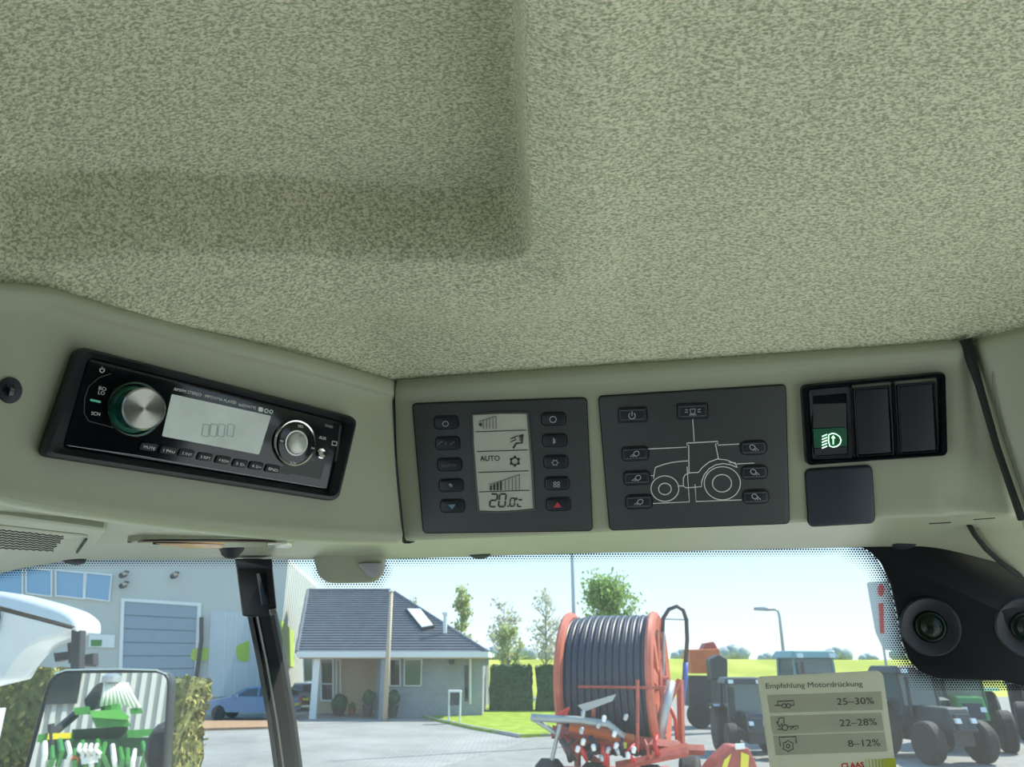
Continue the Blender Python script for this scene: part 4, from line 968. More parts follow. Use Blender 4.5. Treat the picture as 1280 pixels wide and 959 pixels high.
for k in range(1, 26):                                        # tile courses as low ridges
    t = k / 26; a = E0 * (1 - t) + R0_ * t; b = E1 * (1 - t) + R1_ * t; mb.tube([a + V3(0, -.02, .02), b + V3(0, -.02, .02)], .035, 4); c = E2 * (1 - t) + R1_ * t; mb.tube([b + V3(0, -.02, .02), c], .035, 4)
o = mb.build('tile_course', 'roof_slate', rf); tag(o, kind='stuff')
mb = MB(); mb.tube([E1, R1_], .10, 6); mb.tube([E0, R0_], .10, 6); mb.tube([R0_, R1_], .10, 6); mb.build('ridge_tiles', 'roof_slate', rf)
mb = MB(); mb.box(((xe0 + xe1) / 2, YE, zE - .12), (xe1 - xe0, .12, .26)); mb.box((xe1, (YE + YB) / 2, zE - .12), (.12, YB - YE, .26)); mb.build('gutter', 'white_frame', hs, label='white eaves gutter')
mb = MB(); mb.box(((xe0 + xe1) / 2, (YE + YB) / 2, zE - .28), (xe1 - xe0 - .2, YB - YE - .2, .06)); mb.build('soffit', 'wall_beige', hs)
rn = nrm(np.cross(E1 - E0, R0_ - E0)); PRF = Plane(E0, rn if rn[2] > 0 else -rn)
q = [(507, 764), (526, 764), (543, 786), (527, 789)]
mb = MB(); mb.prism(PRF, q, 0, .15); sk = mb.build('skylight', 'dark_metal', rf); mb = MB(); mb.prism(PRF, offset(q, 1), .1, .18); mb.build('pane', 'head_light', sk)
mb = MB(); c = PRF.at(556, 792); mb.tube([c, c + V3(0, 0, .9)], .10, 8); mb.lathe(c + V3(0, 0, .9), (0, 0, 1), [(.16, 0), (.16, .12), (0, .16)], 10); mb.build('vent_pipe', 'white_frame', rf)
PH = Plane(V3(0, 40, 1), V3(0, -1, 0)); PHP = Plane(V3(0, 42.5, 1), V3(0, -1, 0))
xs = xat(528, 40, 850); xw1 = xat(603, 40, 850); xp = xat(470, 40, 850)
MB().box(((xp + xw1) / 2, 40.15, zE / 2 - .1), (xw1 - xp, .3, zE - .2)).build('front_wall', 'wall_brick', hs)
MB().box((xw1 - .15, 45.5, zE / 2 - .1), (.3, 10.8, zE - .2)).build('side_wall', 'wall_brick', hs)
MB().box(((xe0 + xp) / 2, 42.65, zE / 2 - .1), (xp - xe0, .3, zE - .2)).build('porch_wall', 'wall_beige', hs, label='beige rendered wall of the porch')
MB().box((xp + .15, 41.4, zE / 2 - .1), (.3, 2.5, zE - .2)).build('porch_side_wall', 'wall_beige', hs)
for x0, x1, nm in ((391, 399, 'column'), (476, 485, 'column')):
    a, b = xat(x0, 39, 850), xat(x1, 39, 850); MB().box(((a + b) / 2, 39, zE / 2 - .1), (b - a, .3, zE - .2)).build('column', 'white_frame' if x0 < 400 else 'wall_brick', hs)
def hwin(S, q, pane='pane_green', fr=1.3, bars=()):
    mb = MB(); q = list(q); mb.frame(S, [(q, 0), (q, .10), (offset(q, fr), .10), (offset(q, fr), 0)])
    for a, b in bars: mb.stroke(S, [a, b], 1.2, .10, th=.08)
    f_ = mb.build('window_frame', 'white_frame', hs); mb = MB(); mb.prism(S, offset(q, fr), .0, .03); mb.build('pane', pane, f_); return f_
hwin(PH, [(487, 824), (501, 824), (501, 858), (487, 858)], 'pane_dark'); hwin(PH, [(505, 824), (528, 824), (527, 858), (505, 858)], 'pane_green')
hwin(PHP, [(379, 822), (392, 822), (392, 852), (380, 853)], 'pane_green')
d_ = hwin(PHP, [(400, 823), (418, 823), (418, 877), (401, 877)], 'pane_dark', 2.2, [((401, 855), (418, 855))])
mb = MB(); mb.frame(PHP, [([(420, 823), (427, 823), (427, 877), (420, 877)], 0), ([(420, 823), (427, 823), (427, 877), (420, 877)], .1), ([(422, 826), (425, 826), (425, 874), (422, 874)], .1), ([(422, 826), (425, 826), (425, 874), (422, 874)], 0)]); mb.build('side_light', 'white_frame', hs)
mb = MB(); mb.prism(PH, [(581, 832), (585, 832), (585, 876), (581, 877)], 0, .06); mb.build('narrow_window', 'pane_dark', hs)
mb = MB(); mb.tube([PH.at(588, 822, .12), PH.at(588, 880, .12)], .06, 8); mb.build('downpipe', 'white_frame', hs)
mb = MB(); mb.lathe(PH.at(565, 827, .15), (0, -1, -.4), [(.12, -.1), (.14, .05), (0, .12)], 12); mb.build('wall_lamp', 'dark_metal', hs)
tag(polyslab('porch_floor', [(366, 894), (505, 887), (500, 879), (372, 880)], .06, 'kerb_stone', .08), 'grey porch slab', kind='structure')
def planter(px, py, Y, r, h, leaf, label):
    x = xat(px, Y, py); t = thing('plant_pot', label, 'plant', (x, Y, .06)); mb = MB(); mb.lathe((x, Y, .06), (0, 0, 1), [(r * .7, 0), (r, h * .45), (r * .9, h * .45), (0, h * .42)], 14); mb.build('pot', 'dark_metal', t, smooth=True)
    mb = MB(); blob(mb, (x, Y, h * .75), r * 1.1, int(px), sq=1.1); mb.build('foliage', leaf, t)
planter(461, 872, 39.6, .28, 1.2, 'hedge_green', 'dark potted plant on the porch left of the grey column')
planter(492, 872, 39.4, .28, 1.2, 'hedge_green', 'dark potted plant beneath the house window right of the grey column')
planter(425, 872, 40.8, .36, .8, 'hedge_green', 'low potted plant beside the porch door')
x = xat(441, 41, 872); t = thing('flower_pot', 'small reddish pot near the middle of the porch wall', 'pot', (x, 41, .06)); mb = MB(); mb.lathe((x, 41, .06), (0, 0, 1), [(.14, 0), (.2, .3), (.17, .3), (0, .27)], 14); mb.build('pot', 'rust_red', t, smooth=True); mb = MB(); blob(mb, (x, 41, .45), .18, 9); mb.build('foliage', 'hedge_olive', t)
# tall beige post in front of the house
x = xat(486, 37.5, 800); t = thing('beige_post', 'tall thin beige post rising in front of the slate roof', 'post', (x, 37.5, 0)); MB().tube([(x, 37.5, 0), (x, 37.5, zat(740, 37.5))], [.13, .09], 8).build('shaft', 'wood_beige', t, smooth='all'); mb = MB(); mb.lathe((x, 37.5, zat(740, 37.5)), (0, 0, 1), [(.12, 0), (.12, .08), (0, .14)], 10); mb.build('cap', 'white_frame', t)
# lawn box
x, y = gpt(568, 902, .1)[:2]; t = thing('lawn_box', 'small white framed utility box on legs standing on the lawn', 'box', (x, y, .1))
MB().box((x, y, 1.0), (.42, .3, .5)).build('box', 'paint_grey', t); mb = MB()
for sx in (-1, 1): mb.box((x + sx * .24, y - .05, .7), (.07, .2, 1.2))
mb.box((x, y - .05, 1.32), (.56, .4, .08)); mb.build('frame', 'white_frame', t)

# ---- hedges
def hedge(name, x0, x1, Y, d, h, m, label, seed, top=None, step=.35):
    q = random.Random(seed); mb = MB(); nx = max(2, int((x1 - x0) / step)); nz = max(2, int(h / step)); nd = max(2, int(d / step))
    # front, top, sides as bumpy sheets
    def jit(p, k=.10): return V3(p[0] + q.uniform(-k, k), p[1] + q.uniform(-k, k), max(0, p[2] + q.uniform(-k, k)))
    prof = [(0, z * h / nz) for z in range(nz + 1)] + [(k * d / nd, h) for k in range(1, nd + 1)] + [(d, h - z * h / nz) for z in range(1, nz + 1)]
    vs = [[jit((x0 + (x1 - x0) * i / nx, Y + a, b)) for (a, b) in prof] for i in range(nx + 1)]
    n_ = len(prof); V = [p for r in vs for p in r]; fs = [(i * n_ + k, i * n_ + k + 1, (i + 1) * n_ + k + 1, (i + 1) * n_ + k) for i in range(nx) for k in range(n_ - 1)]
    fs.append(tuple(range(n_))); fs.append(tuple(nx * n_ + k for k in range(n_))[::-1]); mb.add(V, fs)
    t = thing(name, label, 'hedge', ((x0 + x1) / 2, Y, 0)); mb.build('foliage', m, t)
    # leaf tufts
    mb = MB()
    for _ in range(int((x1 - x0) * (h + d) * 26)):
        a = q.uniform(x0, x1); b = q.uniform(0, h + d); c = (a, Y - .05, b) if b < h else (a, Y + b - h, h + .03); s = q.uniform(.05, .11)
        v1 = V3(q.uniform(-s, s), q.uniform(-s, s) * .5, q.uniform(-s, s)); v2 = V3(q.uniform(-s, s), -abs(q.uniform(0, s)), q.uniform(-s, s)); c = V3(*c); mb.add([c - v1, c + v2, c + v1, c - v2], [(0, 1, 2, 3)])
    for _ in range(int(h * d * 60)):
        s = q.uniform(.05, .11); c = V3(x1 + .04, Y + q.uniform(0, d), q.uniform(0, h)); v1 = V3(q.uniform(-s, s) * .5, q.uniform(-s, s), q.uniform(-s, s)); v2 = V3(abs(q.uniform(0, s)), q.uniform(-s, s), q.uniform(-s, s)); mb.add([c - v1, c + v2, c + v1, c - v2], [(0, 1, 2, 3)])
    o = mb.build('leaves', top or m, t, recalc=False); tag(o, kind='stuff')
YH = 43.5; hh = zat(833, YH)
hedge('clipped_hedge', xat(613, YH), xat(664, YH), YH, 1.2, hh, 'hedge_green', 'dark green clipped hedge block beside the house', 1)
hedge('clipped_hedge', xat(671, YH), xat(760, YH), YH, 1.2, hh, 'hedge_green', 'dark green clipped hedge block directly left of the hose reel', 2)
hedge('yard_hedge', xat(-260, 19, 900), xat(52, 19, 900), 19, 1.4, zat(840, 19), 'hedge_olive', 'clipped olive hedge at the left edge under the white cab', 3, 'hedge_top', .3)
hedge('yard_hedge', xat(60, 17.5, 900), xat(226, 17.5, 900), 17.5, 1.4, zat(852, 17.5), 'hedge_olive', 'clipped olive hedge behind the wing mirror', 4, 'hedge_top', .3)

# ---- trees
for _n in ('leaf_spring', 'leaf_green', 'leaf_pale'): translucent(MATS[_n], .45)
def tree(name, label, x, Y, h, w, leaf, seed, nl, crown0=.25, leafs=.16, thin=1.0):
    q = random.Random(seed); t = thing(name, label, 'tree', (x, Y, 0)); mb = MB(); tips = []
    mb.tube([(x, Y, 0), (x + q.uniform(-.05, .05) * h * .3, Y, h * .5), (x, Y, h * .97)], [h * .014 * thin, h * .009 * thin, .01], 6)
    for _ in range(int(34)):
        z0 = h * q.uniform(crown0, .9); an = q.uniform(0, 2 * math.pi); k = (1 - (z0 / h - crown0) / (1 - crown0)); L = w * (.35 + .65 * min(1, k * 1.3)) * q.uniform(.6, 1)
        e1 = V3(x + math.cos(an) * L * .5, Y + math.sin(an) * L * .5, z0 + L * .5); e2 = V3(x + math.cos(an) * L, Y + math.sin(an) * L, z0 + L * q.uniform(.8, 1.5)); e2[2] = min(e2[2], h)
        mb.tube([(x, Y, z0), e1, e2], [h * .004 * thin, h * .003 * thin, .008], 4); tips += [e1, e2, (e1 + e2) / 2]
        for _k in range(3):
            b0 = e1 + (e2 - e1) * q.random(); b1 = b0 + V3(q.uniform(-.4, .4), q.uniform(-.4, .4), q.uniform(.2, .7)) * w * .5; mb.tube([b0, b1], [.02, .006], 3); tips += [b1, (b0 + b1) / 2]
    mb.build('branches', 'trunk', t)
    mb = MB()
    for _ in range(nl):
        c = tips[q.randrange(len(tips))] + V3(q.gauss(0, .16), q.gauss(0, .16), q.gauss(0, .16)) * w; s = leafs * q.uniform(.5, 1.2)
        v1 = V3(q.uniform(-s, s), q.uniform(-s, s), q.uniform(-s, s)); v2 = V3(q.uniform(-s, s), q.uniform(-s, s), q.uniform(-s, s)); mb.add([c - v1, c + v2, c + v1, c - v2], [(0, 1, 2, 3)])
    o = mb.build('foliage', leaf, t, recalc=False); tag(o, kind='stuff')
YT = 58
tree('young_tree', 'slender upright young tree rising behind the right slope of the slate roof', xat(575, YT), YT, zat(728, YT), .9, 'leaf_spring', 11, 900, .3, .15)
tree('bare_tree', 'thin sparse tree standing behind the hedge just right of the house', xat(630, 50), 50, zat(748, 50), 1.1, 'leaf_pale', 12, 500, .3, .11)
tree('bare_tree', 'taller sparse pale tree between the house and the tall mast', xat(684, 52), 52, zat(735, 52), 1.3, 'leaf_pale', 13, 600, .25, .12)
tree('low_shrub_tree', 'short yellow-green budding tree in front of the hedge gap', xat(636, 46.5), 46.5, zat(785, 46.5), .9, 'leaf_spring', 14, 700, .35, .12)
tree('leafy_tree', 'full fresh green tree standing behind the hose reel', xat(762, 60), 60, zat(735, 60), 2.3, 'leaf_green', 15, 5200, .25, .15)
tree('leafy_tree', 'small green sapling crown above the right end of the slate roof', xat(512, 62), 62, zat(742, 62), .8, 'leaf_pale', 16, 300, .4, .12)

# ---- mast and street lamp
x = xat(718, 27, 800); t = thing('mast', 'tall thin grey mast standing left of the hose reel', 'mast', (x, 27, 0)); MB().tube([(x, 27, 0), (x, 27, 9)], [.075, .05], 10).build('pole', 'galvanised', t, smooth='all'); mb = MB(); mb.lathe((x, 27, 0), (0, 0, 1), [(.16, 0), (.16, .1), (.10, .14), (.10, .8), (0, .8)], 12); mb.build('foot', 'galvanised', t)
Y = 44; x = xat(981, Y, 830); zt = zat(762, Y); t = thing('street_lamp', 'grey street lamp with a bent arm pointing left', 'lamp post', (x, Y, 0))
mb = MB(); mb.tube([(x, Y, 0), (x, Y, zt * .93), (x - .05, Y, zt * .985), (x - .25, Y, zt)], [.12, .08, .07, .06], 8); mb.build('pole', 'galvanised', t, smooth='all')
mb = MB(); mb.tube([(x - .2, Y, zt), (x - .7, Y, zt + .03), (x - 1.35, Y, zt + .03)], [.07, .12, .08], 8); mb.build('lamp_head', 'galvanised', t, smooth='all')
# red and grey banner
Y = 33; S_b = Plane(V3(0, Y, 2), V3(0, -1, 0)); x = xat(1088, Y, 780)
t = thing('pylon_sign', 'tall pale banner with red marks near the dotted glass edge', 'sign', (xat(1106, Y, 850), Y, 0))
mb = MB(); mb.prism(S_b, rq([(1083, 728), (1122, 726), (1128, 815), (1104, 812), (1094, 790)], 3), 0, .08); bn = mb.build('banner', 'steel_white', t)
mb = MB(); mb.prism(S_b, ell(1100, 738, 4, 8, 16), .08, .10); mb.prism(S_b, [(1097, 755), (1103, 754), (1104, 792), (1099, 792)], .08, .10); mb.build('red_mark', 'card_red', bn)
mb = MB(); xx = xat(1112, Y, 850); mb.tube([(xx, Y + .1, 0), (xx, Y + .1, zat(730, Y))], .05, 8); mb.build('pole', 'galvanised', t)

# ---- vehicles
class TF:                                                     # local frame on the ground
    def __init__(s, x, y, rz, k=1.0): s.o = V3(x, y, 0); s.c, s.s = math.cos(rz), math.sin(rz); s.k = k
    def __call__(s, a, b, c): a, b, c = a * s.k, b * s.k, c * s.k; return s.o + V3(a * s.c - b * s.s, a * s.s + b * s.c, c)
def hexa(mb, T, lo, hi):                                      # lo, hi: 4 (x,y) + z
    (l, z0), (h, z1) = lo, hi; mb.add([T(x, y, z0) for x, y in l] + [T(x, y, z1) for x, y in h], [(0, 1, 2, 3), (7, 6, 5, 4), (0, 4, 5, 1), (1, 5, 6, 2), (2, 6, 7, 3), (3, 7, 4, 0)]); return mb
def rect(x0, x1, y0, y1): return [(x0, y0), (x1, y0), (x1, y1), (x0, y1)]
def wheel(par, T, x, y, r, w_, rim='galvanised', name='wheel'):
    a = T(x, y - w_ / 2, r); b = T(x, y + w_ / 2, r); ax = nrm(b - a); W2 = np.linalg.norm(b - a); r = r * T.k
    mb = MB(); mb.lathe(a, ax, [(r * .55, 0), (r * .9, 0), (r, W2 * .18), (r, W2 * .82), (r * .9, W2), (r * .55, W2)], 24); o = mb.build(name, 'tyre', par, smooth=True)
    mb = MB(); mb.lathe(a, ax, [(0, W2 * .1), (r * .5, W2 * .02), (r * .58, 0), (r * .58, W2), (r * .5, W2 * .98), (0, W2 * .9)], 20); mb.build('rim', rim, o, smooth=True)
def car(x, y, rz, paint, label):
    T = TF(x, y, rz); t = thing('parked_car', label, 'car', T(0, 0, 0))
    side = [(-2.05, .35), (-2.08, .62), (-1.98, .78), (-1.2, .93), (-.75, 1.0), (1.75, 1.0), (2.0, .95), (2.06, .6), (2.02, .34)]
    L = .84; mb = MB(); n_ = len(side)
    V = [T(a, -L, b) for a, b in side] + [T(a * .985, -L + .06, b + .02) for a, b in side] ; 
    V = [T(a * .98, -L, b) for a, b in side] + [T(a, -L + .14, b + .03) for a, b in side] + [T(a, L - .14, b + .03) for a, b in side] + [T(a * .98, L, b) for a, b in side]
    fs = [(r * n_ + k, r * n_ + (k + 1) % n_, (r + 1) * n_ + (k + 1) % n_, (r + 1) * n_ + k) for r in range(3) for k in range(n_)] + [tuple(range(n_)), tuple(3 * n_ + k for k in range(n_))[::-1]]
    mb.add(V, fs); body = mb.build('body', paint, t, smooth=True)
    gh = [(-.85, .98), (-.15, 1.40), (.2, 1.46), (1.35, 1.44), (1.62, 1.36), (1.95, .98)]; n_ = len(gh)
    V = []; 
    for yy, ins_ in ((-1, 0), (-1, 1), (1, 1), (1, 0)):
        pass
    def ring_(yb, yt): return [T(a, (yb if b < 1.1 else yt), b) for a, b in gh]
    mb = MB(); mb.add(ring_(-.78, -.60) + ring_(.78, .60), [tuple(range(n_)), tuple(n_ + k for k in range(n_))[::-1]] + [(k, (k + 1) % n_, n_ + (k + 1) % n_, n_ + k) for k in range(n_)]); cab = mb.build('cabin', paint, t, smooth=True)
    for sy in (-1, 1):
        for q in ([(-.60, 1.03), (-.12, 1.33), (.38, 1.38), (.42, 1.03)], [(.50, 1.03), (.46, 1.38), (1.15, 1.37), (1.30, 1.03)], [(1.38, 1.04), (1.24, 1.35), (1.42, 1.33), (1.66, 1.05)]):
            f_ = lambda b: sy * (.79 - (b - .98) * .39); mb = MB(); mb.add([T(a, f_(b), b) for a, b in q] + [T(a, f_(b) - sy * .03, b) for a, b in q], [(0, 1, 2, 3), (7, 6, 5, 4), (0, 4, 5, 1), (1, 5, 6, 2), (2, 6, 7, 3), (3, 7, 4, 0)]); mb.build('side_window', 'pane_dark', cab)
    mb = MB(); mb.add([T(-.84, -.68, 1.03), T(-.84, .68, 1.03), T(-.19, .56, 1.40), T(-.19, -.56, 1.40), T(-.8, -.68, 1.0), T(-.8, .68, 1.0), T(-.15, .56, 1.37), T(-.15, -.56, 1.37)], [(0, 1, 2, 3), (4, 5, 6, 7), (0, 4, 5, 1), (3, 2, 6, 7)]); mb.build('windscreen', 'pane_green', cab)
    mb = MB(); mb.add([T(1.93, -.66, 1.05), T(1.93, .66, 1.05), T(1.67, .55, 1.35), T(1.67, -.55, 1.35), T(1.88, -.66, 1.02), T(1.88, .66, 1.02), T(1.6, .55, 1.33), T(1.6, -.55, 1.33)], [(0, 1, 2, 3), (4, 5, 6, 7), (0, 4, 5, 1), (3, 2, 6, 7)]); mb.build('rear_window', 'pane_dark', cab)
    for a in (-1.30, 1.28):
        for b in (-.78, .78): wheel(t, T, a, b, .32, .2)
    for b in (-.66, .66):
        hexa(MB(), T, (rect(-2.10, -1.95, b - .16, b + .16), .62), (rect(-2.05, -1.9, b - .16, b + .16), .78)).build('headlight', 'head_light', t)
        hexa(MB(), T, (rect(1.96, 2.08, b - .12, b + .12), .72), (rect(1.92, 2.05, b - .12, b + .12), .98)).build('tail_light', 'tail_red', t)
    hexa(MB(), T, (rect(-2.12, -2.0, -.26, .26), .42), (rect(-2.12, -2.0, -.26, .26), .54)).build('number_plate', 'white_frame', t)
    hexa(MB(), T, (rect(2.0, 2.09, -.26, .26), .60), (rect(2.0, 2.09, -.26, .26), .72)).build('number_plate', 'paint_yellow', t)
    for b in (-1, 1): hexa(MB(), T, (rect(-.62, -.45, b * .92 - .08, b * .92 + .08), 1.0), (rect(-.62, -.45, b * .92 - .08, b * .92 + .08), 1.13)).build('wing_mirror', paint, t)
c = gpt(308, 901); car(c[0], c[1] + .8, -.06, 'paint_blue', 'blue hatchback car parked in front of the warehouse')
Y = 44; car(xat(374, Y, 870), Y + 1.6, math.radians(-80), 'paint_black', 'dark car with red tail lights parked beside the house porch')

def tractor(x, y, rz, k, hood, cabc, roofc, label, pane='pane_blue', name='parked_tractor', rim='galvanised', beacon=False):
    T = TF(x, y, rz, k); t = thing(name, label, 'tractor', T(0, 0, 0))     # front towards -x local
    hexa(MB(), T, (rect(-2.2, .9, -.35, .35), .55), (rect(-2.2, .9, -.35, .35), .95)).build('chassis', 'dark_metal', t)
    mb = MB(); hexa(mb, T, (rect(-2.4, -.4, -.42, .42), .95), (rect(-2.1, -.4, -.36, .36), 1.62)); mb.build('bonnet', hood, t, bevel=.04)
    hexa(MB(), T, (rect(-2.46, -2.38, -.30, .30), 1.0), (rect(-2.30, -2.2, -.26, .26), 1.45)).build('grille', 'dark_metal', t)
    for b in (-.26, .26): hexa(MB(), T, (rect(-2.47, -2.36, b - .08, b + .08), 1.2), (rect(-2.42, -2.3, b - .08, b + .08), 1.34)).build('headlight', 'head_light', t)
    cb = hexa(MB(), T, (rect(-.45, 1.0, -.72, .72), .95), (rect(-.45, 1.0, -.76, .76), 1.35)).build('cab_base', cabc, t)
    for a, b in ((-.42, -.70), (-.42, .70), (.95, -.74), (.95, .74)): MB().tube([T(a, b, 1.3), T(a * .85, b * .94, 2.62)], .05, 6).build('cab_post', cabc, t)
    hexa(MB(), T, (rect(-.42, .96, -.70, .70), 1.35), (rect(-.36, .86, -.66, .66), 2.6)).build('cab_glass', pane, t)
    hexa(MB(), T, (rect(-.62, 1.1, -.82, .82), 2.60), (rect(-.5, .98, -.70, .70), 2.84)).build('cab_roof', roofc, t, bevel=.04)
    for b in (-.55, .55): hexa(MB(), T, (rect(-.68, -.6, b - .1, b + .1), 2.62), (rect(-.66, -.58, b - .1, b + .1), 2.76)).build('work_light', 'head_light', t)
    for b in (-.9, .9): wheel(t, T, -1.75, b, .62, .42, rim); wheel(t, T, .55, b * 1.02, .88, .5, rim)
    for b in (-1, 1): hexa(MB(), T, (rect(-.3, 1.3, b * .95 - .28, b * .95 + .28), 1.75), (rect(-.0, 1.1, b * .95 - .28, b * .95 + .28), 1.83)).build('mudguard', hood, t)
    MB().tube([T(-.6, .5, 1.3), T(-.6, .5, 2.5)], .06 * k, 8).build('exhaust', 'dark_metal', t)
    if beacon: mb = MB(); mb.lathe(T(.2, .5, 2.84), (0, 0, 1), [(.08, 0), (.08, .12), (0, .16)], 10); mb.build('beacon', 'orange_paint', t)
Y = 25; tractor(xat(930, Y, 890), Y, math.radians(86), .74, 'paint_black', 'paint_black', 'paint_grey', 'small black tractor with blue-grey windows left of the sticker card', 'pane_teal')
Y = 27; tractor(xat(1028, Y, 860), Y + 1, math.radians(95), 1.02, 'paint_teal', 'paint_teal', 'paint_teal', 'teal tractor with its cab roof showing above the sticker card', 'pane_teal')
Y = 26; tractor(xat(1222, Y, 880), Y + 1, math.radians(70), .95, 'paint_green', 'paint_dgreen', 'paint_dgreen', 'green tractor parked below the black camera cover', 'pane_green', rim='paint_yellow')
Y = 24; tractor(xat(1140, Y, 880), Y, math.radians(100), .86, 'paint_grey', 'paint_grey', 'paint_grey', 'grey tractor parked just right of the sticker card', 'pane_teal')
Y = 30; tractor(xat(1310, Y, 880), Y, math.radians(60), 1.0, 'paint_grey', 'paint_dgreen', 'paint_white', 'dark tractor at the right edge beyond the green one', 'pane_dark')

# ---- near tractor at left edge: pale roof corner, pillar and mirror
class YP:                                                     # upright plane facing us at distance Y
    def __init__(s, Y): s.Y = Y
    def base(s, x, y): return wp(x, y, s.Y)
    def at(s, x, y, h=0): return wp(x, y, s.Y) + V3(0, -h, 0)
    def nor(s, x, y): return V3(0, -1, 0)
yp = YP(6.0)
nt_ = thing('neighbour_cab', 'pale silver-white cab corner of a tractor parked close by at the left edge', 'tractor', (wp(-60, 860, 6.6)[0], 6.6, 0))
mb = MB(); mb.prism(yp, rq([(-120, 725), (0, 739), (50, 752), (82, 763), (97, 776), (96, 792), (85, 788), (72, 797), (52, 803), (32, 812), (14, 832), (4, 850), (-120, 880)], [1, 20, 10, 10, 8, 4, 3, 6, 6, 8, 8, 4, 1], 3), -.35, .0, .06); mb.build('roof_shell', 'paint_white', nt_, smooth=True)
mb = MB(); mb.prism(yp, [(85, 786), (97, 788), (94, 860), (80, 900), (74, 900), (83, 850)], -.12, -.04, .01); mb.build('cab_post', 'dark_metal', nt_)
mb = MB(); mb.prism(yp, rq([(-120, 752), (-2, 757), (1, 770), (-4, 800), (-120, 800)], 2), -.2, .03, .005); mb.build('side_lamp', 'dark_metal', nt_)
mb = MB(); mb.prism(yp, [(46, 796), (61, 793), (60, 826), (48, 830)], -.5, -.4, .01); mb.prism(yp, [(26, 816), (62, 812), (62, 822), (28, 828)], -.5, -.42, .01); mb.prism(yp, [(56, 820), (80, 816), (80, 832), (56, 832)], -.5, -.42, .01); mb.build('mirror_arm', 'dark_metal', nt_)
mb = MB(); a = wp(-60, 880, 6.6); mb.box((a[0] - 1.0, 6.75, 1.15), (1.9, 1.3, 2.1)); mb.build('cab_body', 'paint_white', nt_)
mb = MB(); mb.lathe((a[0] - .4, 6.0, .8), (0, -1, 0), [(.45, 0), (.75, .02), (.8, .1), (.8, .35), (.75, .42), (.4, .42)], 28); mb.build('wheel', 'tyre', nt_)

# ---- own wing mirror
M0 = pt(130, 905, 2.0); nm_ = nrm(V3(.176, -.984, 0)); MP = Plane(M0, nm_)
mir = thing('wing_mirror', 'large black-framed wing mirror reflecting a green machine', 'mirror', MP.at(130, 1000, -.03))
mq = rq([(64, 838), (215, 837), (204, 1010), (18, 1010)], [26, 22, 20, 20], 6); mi = offset(mq, 4)
mb = MB(); mb.frame(MP, [(offset(mq, 8), -.09), (offset(mq, 1), -.07), (mq, -.015), (mq, .004), (offset(mq, 1.2), .008), (mi, .006), (mi, -.004)]); n_ = len(mq); mb.f.append(tuple(range(n_)))
mb.build('housing', 'black_plastic', mir, smooth=True)
mb = MB(); mb.stroke(MP, [(70, 842), (84, 837.6), (110, 837), (150, 836.5), (196, 837.5), (210, 843)], 2.0, .0095, th=.004); mb.build('chrome_edge', 'white_frame', mir, label='bright top edge of the frame')
mb = MB(); mb.prism(MP, mi, -.004, .001); mb.build('mirror_glass', mat('mirror_silver', (.92, .94, .93), .0, metal=1, bump=0), mir)
MATS['mirror_silver'].node_tree.nodes['Principled BSDF'].inputs['Roughness'].default_value = .01
mb = MB(); mb.tube([MP.at(60, 960, -.05), MP.at(30, 985, -.05), MP.at(-60, 1000, -.1), V3(-.95, .9, 1.9)], .02, 8); mb.build('arm', 'dark_metal', mir, smooth='all')

# ---- green seed drill standing behind the cab, seen in the mirror
def refl(P): P = V3(*P); return P - 2 * np.dot(P - M0, nm_) * nm_
D = 9.5
def vpt(px, py, d=D, up=None): return pt(px, py, d)
dr_c = pt(130, 900, D); az = nrm(V3(dr_c[0], dr_c[1], 0)); rt = V3(az[1], -az[0], 0)
BASE = V3(dr_c[0], dr_c[1], 0)
PXM = D / F
def mm(px, py, aw=0.0):                                      # virtual place of a mirror pixel on the machine, moved away by aw metres
    r = ray(px, py); t = np.dot(BASE + az * aw - ORG, az) / np.dot(r, az); return refl(ORG + r * t)
class MM:
    def __init__(s, aw=0): s.aw = aw; s.n = nm_
    def base(s, x, y): return mm(x, y, s.aw)
    def at(s, x, y, h=0): return mm(x, y, s.aw - h)
    def nor(s, x, y): return nrm(mm(x, y, s.aw - 1) - mm(x, y, s.aw))
bR = refl(BASE)
sd_ = thing('seed_drill', 'green seed drill with hopper, hoses and yellow mark, seen in the wing mirror', 'machine', (bR[0], bR[1], 0))
def mbx(name, q, h0, h1, m, par=sd_, aw=0, lab=None): mb = MB(); mb.prism(MM(aw), q, h0, h1); return mb.build(name, m, par, label=lab)
mbx('hopper', [(113, 893), (150, 889), (160, 900), (164, 908), (120, 910)], -.9, .3, 'paint_green')
mbx('hopper_lid', [(112, 889), (150, 887), (162, 896), (160, 900), (114, 897)], -.9, .35, mat('green_lid', (.10, .36, .06), .35, coat=.4))
mbx('side_box', [(92, 885), (112, 883), (114, 893), (94, 894)], -.6, .1, 'paint_green'); mbx('side_box', [(162, 886), (177, 885), (178, 892), (163, 893)], -.6, .1, 'paint_green')
mbx('toolbar', [(48, 918), (92, 916), (92, 926), (46, 928)], -.2, .2, 'paint_green', lab='green left toolbar with a yellow stripe'); mbx('yellow_stripe', [(60, 917), (90, 916), (89, 923), (59, 925)], .2, .23, 'paint_yellow')
mbx('toolbar', [(158, 913), (196, 911), (198, 919), (160, 923)], -.3, .2, 'paint_green')
mbx('frame', [(50, 927), (200, 921), (200, 945), (60, 950)], -.6, -.3, 'paint_dgreen'); mbx('frame', [(90, 912), (160, 908), (164, 990), (90, 995)], -.8, -.45, 'paint_dgreen')
mb = MB(); c = mm(139, 850, -.1); rr_ = 10 * PXM
